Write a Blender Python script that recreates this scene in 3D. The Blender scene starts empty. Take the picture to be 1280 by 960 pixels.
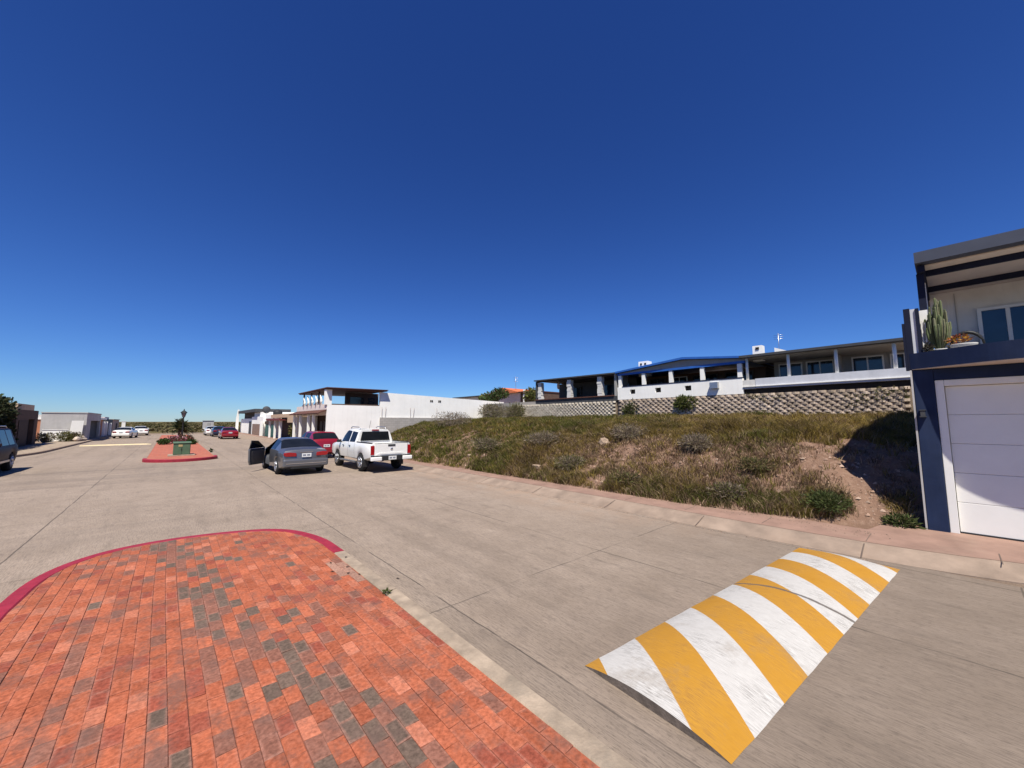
import bpy, bmesh, math, random
import numpy as np
from mathutils import Vector, Matrix
R = math.radians
SC = bpy.context.scene
COL = SC.collection

# ---------------------------------------------------------------- camera, sky, sun, exposure
CAMH = 2.1
cam_d = bpy.data.cameras.new('camera'); cam = bpy.data.objects.new('camera', cam_d); COL.objects.link(cam)
cam_d.sensor_width = 36.0; cam_d.lens = 481.0 / 1280.0 * 36.0
cam_d.clip_start = 0.05; cam_d.clip_end = 20000
cam.location = (0, 0, CAMH); cam.rotation_euler = (R(90 + 5.58), 0, R(-41.46))
SC.camera = cam

LIGHT = Vector((0.376, 0.42, -1.0)).normalized()          # the way the sunlight travels
world = bpy.data.worlds.new('World'); SC.world = world; world.use_nodes = True
wn = world.node_tree.nodes; wl = world.node_tree.links
sky = wn.new('ShaderNodeTexSky'); sky.sky_type = 'NISHITA'; sky.sun_disc = False
sky.sun_elevation = math.asin(-LIGHT.z); sky.sun_rotation = math.atan2(-LIGHT.x, -LIGHT.y)
sky.altitude = 300; sky.air_density = 1.0; sky.dust_density = 0.0; sky.ozone_density = 2.0
bg = wn['Background']; bg.inputs['Strength'].default_value = 0.085
# the clear dry air of the place: a deeper blue than the stock atmosphere, one power curve per channel
sep = wn.new('ShaderNodeSeparateColor'); comb = wn.new('ShaderNodeCombineColor'); wl.new(sky.outputs[0], sep.inputs[0])
for ch, (A_, g_) in enumerate(((.42, 1.38), (.615, 1.31), (.98, 1.19))):
    p_ = wn.new('ShaderNodeMath'); p_.operation = 'POWER'; p_.inputs[1].default_value = g_; wl.new(sep.outputs[ch], p_.inputs[0])
    q_ = wn.new('ShaderNodeMath'); q_.operation = 'MULTIPLY'; q_.inputs[1].default_value = A_ * .085 ** (g_ - 1); wl.new(p_.outputs[0], q_.inputs[0])
    wl.new(q_.outputs[0], comb.inputs[ch])
wl.new(comb.outputs[0], bg.inputs['Color'])

sun_d = bpy.data.lights.new('sun', 'SUN'); sun_d.energy = 4.8; sun_d.angle = R(0.53); sun_d.color = (1.0, 0.95, 0.85)
sun = bpy.data.objects.new('sun', sun_d); COL.objects.link(sun)
sun.rotation_euler = LIGHT.to_track_quat('-Z', 'Y').to_euler(); sun.location = (-20, -20, 50)

vs = SC.view_settings
vs.view_transform = 'Standard'; vs.look = 'None'; vs.gamma = 1.0; vs.use_curve_mapping = False
vs.exposure = 0.6

# ---------------------------------------------------------------- materials
def newmat(name):
    m = bpy.data.materials.new(name); m.use_nodes = True
    nt = m.node_tree; b = nt.nodes['Principled BSDF']
    return m, nt, nt.nodes, nt.links, b

def N(nodes, t, **kw):
    n = nodes.new(t)
    for k, v in kw.items():
        setattr(n, k, v)
    return n

def math_(nt, op, a, b=None, c=None, clamp=False):
    n = nt.nodes.new('ShaderNodeMath'); n.operation = op; n.use_clamp = clamp
    for i, x in enumerate((a, b, c)):
        if x is None: continue
        if isinstance(x, (int, float)): n.inputs[i].default_value = x
        else: nt.links.new(x, n.inputs[i])
    return n.outputs[0]

def ramp_(nt, x, lo, hi, a=0.0, b=1.0):
    n = nt.nodes.new('ShaderNodeMapRange'); n.clamp = True
    nt.links.new(x, n.inputs[0])
    for i, v in zip((1, 2, 3, 4), (lo, hi, a, b)): n.inputs[i].default_value = v
    return n.outputs[0]

def mix_(nt, f, a, b, mode='MIX'):
    n = nt.nodes.new('ShaderNodeMix'); n.data_type = 'RGBA'; n.blend_type = mode
    for sock, x in ((n.inputs[0], f), (n.inputs[6], a), (n.inputs[7], b)):
        if isinstance(x, (int, float)): sock.default_value = x
        elif isinstance(x, tuple): sock.default_value = (*x, 1)
        else: nt.links.new(x, sock)
    return n.outputs[2]

def noise_(nt, co, scale=(1, 1, 1), s=1.0, detail=4, rough=.55, off=(0, 0, 0)):
    mp = nt.nodes.new('ShaderNodeMapping'); mp.inputs['Scale'].default_value = scale; mp.inputs['Location'].default_value = off
    nt.links.new(co, mp.inputs['Vector'])
    n = nt.nodes.new('ShaderNodeTexNoise'); n.inputs['Scale'].default_value = s
    n.inputs['Detail'].default_value = detail; n.inputs['Roughness'].default_value = rough
    nt.links.new(mp.outputs[0], n.inputs['Vector'])
    return n.outputs['Fac']

def ocoord(nt): return nt.nodes.new('ShaderNodeTexCoord').outputs['Object']

def bump_(nt, b, h, strength=.3, dist=.01):
    n = nt.nodes.new('ShaderNodeBump'); n.inputs['Strength'].default_value = strength; n.inputs['Distance'].default_value = dist
    nt.links.new(h, n.inputs['Height']); nt.links.new(n.outputs[0], b.inputs['Normal'])

_mc = {}
def mat(name, c, rough=.8, var=.18, scale=2.5, bump=.15, bscale=60, metal=0.0, spec=.3, streak=0.0, dirt=None, coat=0.0):
    if name in _mc: return _mc[name]
    m, nt, nd, lk, b = newmat(name)
    co = ocoord(nt)
    n1 = noise_(nt, co, s=scale, detail=6, rough=.6)
    f = ramp_(nt, n1, .3, .7)
    lo = tuple(x * (1 - var) for x in c); hi = tuple(min(1, x * (1 + var * .7)) for x in c)
    col = mix_(nt, f, lo, hi)
    if streak > 0:                                                   # rain-washed grime, running down the wall
        n2 = noise_(nt, co, scale=(3.2, 3.2, .22), s=1.6, detail=5)
        col = mix_(nt, ramp_(nt, n2, .52, .78, 0, streak), col, dirt or tuple(x * .55 for x in c))
    if dirt and streak == 0:
        n2 = noise_(nt, co, s=scale * .6, detail=8, rough=.7, off=(7, 3, 1))
        col = mix_(nt, ramp_(nt, n2, .52, .7, 0, .6), col, dirt)
    lk.new(col, b.inputs['Base Color'])
    b.inputs['Roughness'].default_value = rough; b.inputs['Metallic'].default_value = metal
    b.inputs['Specular IOR Level'].default_value = spec
    if coat: b.inputs['Coat Weight'].default_value = coat; b.inputs['Coat Roughness'].default_value = .06
    if bump > 0:
        bump_(nt, b, noise_(nt, co, s=bscale, detail=4), bump, .01)
    _mc[name] = m
    return m

def attr_mat(name, rough=.85, var=.25, spec=.15, trans=0.0, bump=.3, bscale=70, bdist=.006, fine=0.0):
    """colour carried by the mesh itself (one colour per brick, leaf or blade)"""
    m, nt, nd, lk, b = newmat(name)
    a = nd.new('ShaderNodeAttribute'); a.attribute_name = 'col'
    co = ocoord(nt)
    n1 = noise_(nt, co, s=bscale * .4, detail=5, rough=.65)
    col = mix_(nt, ramp_(nt, n1, .3, .7, 0, var), a.outputs['Color'], (0.02, .02, .02), 'MULTIPLY')
    n = nd.new('ShaderNodeHueSaturation'); lk.new(a.outputs['Color'], n.inputs['Color'])
    lk.new(ramp_(nt, n1, .25, .75, 1 - var, 1 + var), n.inputs['Value'])
    out = n.outputs[0]
    if fine:
        n2 = noise_(nt, co, s=9, detail=6, rough=.7)
        out = mix_(nt, ramp_(nt, n2, .5, .8, 0, fine), out, (.36, .22, .17))
        n3 = noise_(nt, co, scale=(1, .8, 1), s=4.5, detail=7, rough=.68, off=(2, 5, 8))        # soot-grey stains that run over brick edges
        out = mix_(nt, ramp_(nt, n3, .50, .66, 0, .62), out, (.125, .078, .064))
    lk.new(out, b.inputs['Base Color'])
    b.inputs['Roughness'].default_value = rough; b.inputs['Specular IOR Level'].default_value = spec
    if trans:
        b.inputs['Subsurface Weight'].default_value = 0
        tr = nd.new('ShaderNodeBsdfTranslucent'); lk.new(out, tr.inputs['Color'])
        ms = nd.new('ShaderNodeMixShader'); ms.inputs[0].default_value = trans
        lk.new(b.outputs[0], ms.inputs[1]); lk.new(tr.outputs[0], ms.inputs[2])
        lk.new(ms.outputs[0], nd['Material Output'].inputs['Surface'])
    if bump: bump_(nt, b, noise_(nt, co, s=bscale, detail=5, rough=.7), bump, bdist)
    return m

def road_material():
    m, nt, nd, lk, b = newmat('worn_concrete_road')
    co = ocoord(nt)
    sp = nd.new('ShaderNodeSeparateXYZ'); lk.new(co, sp.inputs[0]); X, Y = sp.outputs[0], sp.outputs[1]
    big = noise_(nt, co, s=.22, detail=5, rough=.6)
    mid = noise_(nt, co, s=1.7, detail=7, rough=.65, off=(5, 1, 0))
    fine = noise_(nt, co, scale=(1, .6, 1), s=85, detail=5, rough=.75)
    spk = noise_(nt, co, scale=(70, 16, 1), s=1, detail=4, rough=.75, off=(8, 2, 0))
    broom = noise_(nt, co, scale=(90, 4.5, 1), s=1.0, detail=3, rough=.6)
    broad = noise_(nt, co, scale=(1.3, .10, 1), s=1.0, detail=5, rough=.6, off=(2, 9, 0))
    col = mix_(nt, ramp_(nt, big, .32, .68), (.285, .223, .173), (.355, .282, .222))
    col = mix_(nt, ramp_(nt, mid, .35, .75, 0, .55), col, (.205, .155, .113))
    col = mix_(nt, ramp_(nt, broad, .5, .74, 0, .42), col, (.128, .100, .078))      # tyre-darkened lanes
    col = mix_(nt, ramp_(nt, broom, .44, .66, 0, .6), col, (.135, .105, .086))
    col = mix_(nt, ramp_(nt, spk, .52, .68, 0, .65), col, (.085, .068, .055))
    dk = noise_(nt, co, scale=(5.5, .9, 1), s=1, detail=7, rough=.72, off=(1, 7, 3))
    col = mix_(nt, ramp_(nt, dk, .54, .70, 0, .45), col, (.11, .088, .072))       # rubber and oil darkened drifts along the wheel lines
    col = mix_(nt, ramp_(nt, dk, .40, .26, 0, .40), col, (.40, .33, .26))        # scoured pale patches        # broomed grooves
    col = mix_(nt, ramp_(nt, fine, .54, .75, 0, .5), col, (.33, .265, .205))
    far = noise_(nt, co, scale=(.08, 1.0, 1), s=.55, detail=5, rough=.6, off=(1, 4, 0))   # curved turning marks between the medians
    gap = math_(nt, 'MULTIPLY', ramp_(nt, Y, 9, 12), ramp_(nt, Y, 25, 28, 1, 0))
    col = mix_(nt, math_(nt, 'MULTIPLY', ramp_(nt, far, .52, .7, 0, .55), gap), col, (.135, .108, .088))
    # dusty pink soil washed on to the lane beside the right kerb
    soil = math_(nt, 'MULTIPLY', ramp_(nt, X, 6.6, 8.2), ramp_(nt, mid, .38, .62))
    soil = math_(nt, 'MULTIPLY', soil, ramp_(nt, Y, 2, 6))
    col = mix_(nt, math_(nt, 'MULTIPLY', soil, .7), col, (.34, .235, .165))
    # the right-hand lane gets gradually darker towards its near end
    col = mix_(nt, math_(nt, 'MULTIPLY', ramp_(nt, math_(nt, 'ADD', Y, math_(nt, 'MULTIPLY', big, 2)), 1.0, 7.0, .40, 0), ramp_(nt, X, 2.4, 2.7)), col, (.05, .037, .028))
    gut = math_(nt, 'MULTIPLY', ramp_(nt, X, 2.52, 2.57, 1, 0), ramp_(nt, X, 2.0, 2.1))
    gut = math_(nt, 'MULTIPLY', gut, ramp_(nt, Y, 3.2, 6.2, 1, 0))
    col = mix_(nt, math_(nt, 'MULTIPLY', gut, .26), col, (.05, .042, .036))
    # sawn joints and cracks
    wob = noise_(nt, co, s=1.2, detail=5)
    wx = math_(nt, 'MULTIPLY_ADD', wob, .09, -.045)
    brk = noise_(nt, co, s=.9, detail=3, off=(3, 3, 3))
    tot = None
    for axis, p, w, lo in ((X, -1.75, .012, .40), (X, 2.55, .009, .44), (X, 5.40, .011, .42), (X, 8.02, .010, .40), (X, -5.75, .010, .4)):
        d = math_(nt, 'ABSOLUTE', math_(nt, 'SUBTRACT', math_(nt, 'ADD', axis, math_(nt, 'MULTIPLY', wx, .6)), p))
        k = math_(nt, 'MULTIPLY', ramp_(nt, d, w * .55, w * 1.25, 1, 0), ramp_(nt, brk, lo, lo + .08, .25, 1))
        tot = k if tot is None else math_(nt, 'MAXIMUM', tot, k)
    ym = math_(nt, 'PINGPONG', math_(nt, 'ADD', math_(nt, 'ADD', Y, .45), wx), 2.2)
    k = math_(nt, 'MULTIPLY', ramp_(nt, ym, .005, .012, 1, 0), ramp_(nt, brk, .44, .52, .12, .8))
    tot = math_(nt, 'MAXIMUM', tot, k)
    col = mix_(nt, math_(nt, 'MULTIPLY', tot, .72), col, (.045, .038, .032))
    lk.new(col, b.inputs['Base Color'])
    b.inputs['Roughness'].default_value = .86; b.inputs['Specular IOR Level'].default_value = .25
    h = math_(nt, 'ADD', math_(nt, 'MULTIPLY', broom, 1.0), math_(nt, 'MULTIPLY', fine, .5))
    h = math_(nt, 'SUBTRACT', h, math_(nt, 'MULTIPLY', tot, 1.5))
    bump_(nt, b, h, .45, .006)
    return m

def bump_paint():
    """yellow and white slanting bands, worn through to the concrete; object coordinates along the hump"""
    m, nt, nd, lk, b = newmat('worn_yellow_white_paint')
    co = ocoord(nt)
    sp = nd.new('ShaderNodeSeparateXYZ'); lk.new(co, sp.inputs[0]); X, Y = sp.outputs[0], sp.outputs[1]
    wob = noise_(nt, co, s=9, detail=6, rough=.7)
    s = math_(nt, 'ADD', X, math_(nt, 'MULTIPLY', Y, -.74))
    s = math_(nt, 'ADD', s, math_(nt, 'MULTIPLY', wob, .014))
    s = math_(nt, 'ADD', s, .70)
    t = math_(nt, 'FRACT', math_(nt, 'DIVIDE', s, 1.04))
    yw = math_(nt, 'MULTIPLY', ramp_(nt, t, .495, .505), 1)
    streak = noise_(nt, co, scale=(150, 9.0, 1), s=1, detail=5, rough=.7)
    blot = noise_(nt, co, s=2.2, detail=8, rough=.7)
    scr = noise_(nt, co, scale=(55, 7, 1), s=1.2, detail=5, rough=.75, off=(4, 4, 4))
    white = mix_(nt, ramp_(nt, blot, .3, .7), (.42, .40, .375), (.58, .56, .53))
    yel = mix_(nt, ramp_(nt, blot, .3, .7), (.36, .17, .014), (.48, .245, .028))
    col = mix_(nt, yw, white, yel)
    wear = math_(nt, 'MULTIPLY', ramp_(nt, streak, .43, .60), ramp_(nt, blot, .42, .60, .22, 1.0))
    wear = math_(nt, 'MAXIMUM', wear, math_(nt, 'MULTIPLY', ramp_(nt, scr, .56, .68), ramp_(nt, blot, .42, .56)))
    wearc = mix_(nt, yw, (.17, .155, .14), (.24, .115, .03))
    col = mix_(nt, math_(nt, 'MULTIPLY', wear, .85), col, wearc)
    blk = noise_(nt, co, s=1.5, detail=8, rough=.75, off=(9, 1, 2))
    col = mix_(nt, ramp_(nt, blk, .54, .72, 0, .6), col, (.20, .15, .10))
    # the joint of the road running through it
    d = math_(nt, 'ABSOLUTE', math_(nt, 'SUBTRACT', math_(nt, 'ADD', X, math_(nt, 'MULTIPLY', wob, .05)), 2.83))
    col = mix_(nt, ramp_(nt, d, .018, .030, .9, 0), col, (.10, .085, .072))
    lk.new(col, b.inputs['Base Color']); b.inputs['Roughness'].default_value = .62; b.inputs['Specular IOR Level'].default_value = .3
    bump_(nt, b, math_(nt, 'SUBTRACT', streak, math_(nt, 'MULTIPLY', wear, .6)), .4, .006)
    return m

def soil_material(name, a, b_, c, sc=1.0):
    m, nt, nd, lk, b = newmat(name)
    co = ocoord(nt)
    n1 = noise_(nt, co, s=.7 * sc, detail=8, rough=.65); n2 = noise_(nt, co, s=9 * sc, detail=8, rough=.72, off=(3, 2, 1))
    n3 = noise_(nt, co, s=40 * sc, detail=6, rough=.75)
    col = mix_(nt, ramp_(nt, n1, .35, .65), a, b_)
    col = mix_(nt, ramp_(nt, n2, .48, .72, 0, .75), col, c)
    col = mix_(nt, ramp_(nt, n3, .5, .75, 0, .6), col, tuple(x * .45 for x in a))
    lk.new(col, b.inputs['Base Color']); b.inputs['Roughness'].default_value = .95; b.inputs['Specular IOR Level'].default_value = .1
    bump_(nt, b, math_(nt, 'ADD', n2, math_(nt, 'MULTIPLY', n3, .6)), .9, .06)
    return m

def brick_material(name):
    m, nt, nd, lk, b = newmat(name)
    co = ocoord(nt)
    mp = nd.new('ShaderNodeMapping'); mp.inputs['Rotation'].default_value = (0, 0, R(90)); lk.new(co, mp.inputs[0])
    br = nd.new('ShaderNodeTexBrick'); lk.new(mp.outputs[0], br.inputs['Vector'])
    br.inputs['Scale'].default_value = 1; br.inputs['Brick Width'].default_value = .2; br.inputs['Row Height'].default_value = .1
    br.inputs['Mortar Size'].default_value = .003; br.inputs['Bias'].default_value = -.2
    br.inputs['Color1'].default_value = (.37, .095, .05, 1); br.inputs['Color2'].default_value = (.25, .07, .042, 1); br.inputs['Mortar'].default_value = (.22, .12, .09, 1)
    n1 = noise_(nt, co, s=2.2, detail=6)
    col = mix_(nt, ramp_(nt, n1, .4, .7, 0, .5), br.outputs[0], (.42, .16, .10))
    lk.new(col, b.inputs['Base Color']); b.inputs['Roughness'].default_value = .9
    bump_(nt, b, noise_(nt, co, s=60, detail=4), .3, .01)
    return m

def block_wall_material(name, c, mortar):
    m, nt, nd, lk, b = newmat(name)
    co = ocoord(nt)
    mp = nd.new('ShaderNodeMapping'); mp.inputs['Rotation'].default_value = (R(90), 0, 0); lk.new(co, mp.inputs[0])
    br = nd.new('ShaderNodeTexBrick'); lk.new(mp.outputs[0], br.inputs['Vector'])
    br.inputs['Scale'].default_value = 1; br.inputs['Brick Width'].default_value = .4; br.inputs['Row Height'].default_value = .2
    br.inputs['Mortar Size'].default_value = .012
    br.inputs['Color1'].default_value = (*c, 1); br.inputs['Color2'].default_value = (*[x * .85 for x in c], 1); br.inputs['Mortar'].default_value = (*mortar, 1)
    n1 = noise_(nt, co, s=1.2, detail=7, rough=.65)
    col = mix_(nt, ramp_(nt, n1, .42, .7, 0, .5), br.outputs[0], tuple(x * .7 for x in c))
    lk.new(col, b.inputs['Base Color']); b.inputs['Roughness'].default_value = .9
    bump_(nt, b, br.outputs['Fac'], -.3, .01)
    return m

M = {}
M['road'] = road_material()
M['paint_hump'] = bump_paint()
M['soil'] = soil_material('pink_dry_soil', (.26, .16, .112), (.19, .115, .08), (.34, .23, .168))
M['dirt'] = soil_material('pale_roadside_dirt', (.28, .205, .15), (.22, .16, .115), (.34, .255, .19))
M['plain'] = soil_material('olive_scrub_plain', (.115, .088, .038), (.085, .074, .028), (.15, .105, .055), .04)
M['brick'] = attr_mat('clay_paver', rough=.88, var=.46, bump=.55, bscale=90, bdist=.004, fine=.18)
M['sand'] = mat('joint_sand', (.21, .075, .048), var=.4, scale=12, bump=.4)
M['brick_far'] = brick_material('clay_paver_far')
M['concrete'] = mat('kerb_concrete', (.32, .25, .185), var=.34, scale=5, bump=.5, bscale=45, dirt=(.19, .16, .125))
M['concrete_pink'] = mat('pink_pavement_concrete', (.265, .165, .125), var=.22, scale=2.2, bump=.3, bscale=60, dirt=(.29, .20, .15))
M['kerb_tan'] = mat('dusty_kerb_concrete', (.265, .198, .15), var=.3, scale=2.0, bump=.35, bscale=50, dirt=(.25, .178, .13))
M['red_paint'] = mat('red_kerb_paint', (.27, .020, .036), rough=.6, var=.22, scale=7, bump=.3, bscale=50)
M['cement'] = mat('grey_cement_patch', (.26, .215, .18), var=.25, scale=9, bump=.4)
M['navy'] = mat('navy_wall_paint', (.016, .027, .066), rough=.8, var=.25, scale=2, bump=.12, bscale=30, spec=.15, streak=.2, dirt=(.05, .06, .09))
M['navy_dark'] = mat('navy_steel', (.010, .013, .030), spec=.15, rough=.8, var=.15, bump=0)
M['fascia'] = mat('slate_fascia_paint', (.055, .062, .085), rough=.5, var=.12, bump=.05)
M['white'] = mat('white_wall_paint', (.86, .84, .785), rough=.8, var=.07, scale=.8, bump=.12, bscale=25, streak=.22, dirt=(.55, .50, .44))
M['white_clean'] = mat('white_door_paint', (.75, .735, .69), rough=.45, var=.04, bump=.05, bscale=30)
M['offwhite'] = mat('offwhite_plaster', (.62, .60, .56), rough=.85, var=.1, bump=.12, bscale=25, streak=.25)
M['soffit'] = mat('soffit_plaster', (.60, .52, .45), rough=.85, var=.1, bump=.1)
M['greywall'] = mat('grey_house_paint', (.33, .32, .30), rough=.85, var=.1, bump=.1, streak=.2)
M['parapet_grey'] = mat('pale_grey_parapet_paint', (.56, .57, .60), rough=.8, var=.08, bump=.1, streak=.25)
M['pinkwhite'] = mat('pinkish_white_plaster', (.70, .61, .56), rough=.85, var=.1, bump=.12, streak=.2)
M['tan'] = mat('tan_plaster', (.50, .36, .24), rough=.85, var=.14, bump=.15, streak=.2)
M['peach'] = mat('peach_plaster', (.60, .40, .29), rough=.85, var=.1, bump=.15, streak=.2)
M['terracotta'] = mat('terracotta_plaster', (.42, .18, .10), rough=.85, var=.15, bump=.15, streak=.2)
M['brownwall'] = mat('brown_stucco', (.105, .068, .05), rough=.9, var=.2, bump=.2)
M['charcoal'] = mat('charcoal_paint', (.055, .056, .06), rough=.7, var=.2, bump=.1)
M['greyblock'] = block_wall_material('bare_concrete_block', (.40, .37, .335), (.28, .26, .235))
M['greyrender'] = mat('grey_cement_render', (.44, .42, .40), rough=.9, var=.14, scale=1.2, bump=.25, streak=.3)
M['redtile'] = mat('brown_red_roof_tile', (.10, .042, .03), rough=.8, var=.3, scale=6, bump=.4, bscale=20)
M['orange_tile'] = mat('orange_roof_tile', (.55, .15, .06), rough=.8, var=.2, scale=6, bump=.4, bscale=20)
M['redbeam'] = mat('red_brown_steel', (.16, .035, .03), rough=.6, var=.2, bump=0)
M['blue'] = mat('royal_blue_steel', (.025, .11, .40), rough=.5, var=.15, bump=0)
M['bluedoor'] = mat('faded_blue_panel', (.045, .13, .36), rough=.6, var=.2, bump=.1)
M['green_door'] = mat('green_shutter', (.03, .10, .085), rough=.6, var=.15, bump=.1)
M['brown_door'] = mat('brown_timber_door', (.24, .16, .12), rough=.7, var=.2, bump=.2)
M['dark'] = mat('dark_interior', (.018, .016, .015), rough=.9, var=.3, bump=0)
M['dark_brown'] = mat('dark_brown_timber', (.055, .032, .022), rough=.8, var=.25, bump=.1)
M['glass'] = mat('dark_window_glass', (.014, .028, .048), rough=.05, var=.6, scale=.9, bump=.02, bscale=1.5, spec=.6)
M['glass_black'] = mat('black_window_glass', (.012, .015, .018), rough=.06, var=.1, bump=0, spec=.5)
M['car_glass'] = mat('tinted_car_glass', (.010, .012, .015), rough=.05, var=.3, bump=0, spec=.16)
M['alu'] = mat('white_aluminium', (.66, .66, .65), rough=.4, var=.05, bump=0)
M['steel'] = mat('brushed_steel', (.5, .5, .5), rough=.35, var=.1, bump=0, metal=.9)
M['chrome'] = mat('chrome', (.7, .7, .72), rough=.15, var=.05, bump=0, metal=1.0)
M['silver_paint'] = mat('steel_blue_car_paint', (.145, .148, .16), rough=.34, var=.05, bump=0, metal=.55, coat=.8)
M['white_paint'] = mat('white_car_paint', (.76, .75, .71), rough=.3, var=.03, bump=0, coat=.7)
M['red_car'] = mat('red_car_paint', (.21, .008, .016), rough=.3, var=.05, bump=0, coat=.8)
M['maroon_paint'] = mat('dark_maroon_car_paint', (.022, .012, .016), rough=.5, var=.08, bump=0, spec=.15)
M['dark_car'] = mat('dark_blue_car_paint', (.018, .022, .045), rough=.3, var=.08, bump=0, coat=.8)
M['tyre'] = mat('black_tyre_rubber', (.018, .018, .018), rough=.85, var=.2, bump=.1)
M['plastic'] = mat('black_trim_plastic', (.022, .022, .023), rough=.6, var=.15, bump=.05)
M['rim'] = mat('alloy_rim', (.48, .48, .49), rough=.3, var=.06, bump=0, metal=.7)
M['tail'] = mat('red_tail_lamp_lens', (.28, .006, .010), rough=.12, var=.05, bump=0, spec=.6)
M['lamp_clear'] = mat('clear_lamp_lens', (.62, .62, .64), rough=.1, var=.05, bump=0, spec=.6)
M['plate'] = mat('licence_plate', (.66, .66, .64), rough=.5, var=.05, bump=0)
M['plate_text'] = mat('licence_plate_ink', (.06, .08, .14), rough=.6, var=.05, bump=0)
M['box_green'] = mat('transformer_green_paint', (.075, .13, .075), rough=.6, var=.18, scale=4, bump=.1)
M['label_yellow'] = mat('faded_yellow_label', (.42, .34, .16), rough=.7, var=.15, bump=0)
M['black_iron'] = mat('black_cast_iron', (.016, .017, .018), rough=.5, var=.2, bump=.1)
M['lantern_glass'] = mat('lantern_glass', (.16, .17, .17), rough=.1, var=.1, bump=0, spec=.6)
M['bark'] = mat('brown_bark', (.11, .075, .05), rough=.95, var=.35, scale=9, bump=.8, bscale=25)
M['twig'] = mat('grey_dry_twig', (.17, .135, .11), rough=.95, var=.3, scale=9, bump=.4)
M['leaf'] = attr_mat('leaf', rough=.7, var=.15, spec=.25, trans=.28, bump=0)
M['grass'] = attr_mat('grass_blade', rough=.8, var=.1, spec=.12, trans=.3, bump=0)
M['cactus'] = attr_mat('cactus_skin', rough=.65, var=.2, spec=.25, bump=.3)
M['stone'] = attr_mat('stone', rough=.92, var=.25, spec=.1, bump=.6, bscale=25, bdist=.03)
M['wallblock'] = attr_mat('planter_wall_block', rough=.92, var=.28, spec=.1, bump=.7, bscale=14, bdist=.04)
M['darksoil'] = soil_material('dark_pocket_soil', (.27, .21, .155), (.20, .155, .11), (.34, .265, .195), 2)
M['pot'] = mat('grey_concrete_pot', (.46, .45, .43), rough=.85, var=.15, scale=8, bump=.3)

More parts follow.
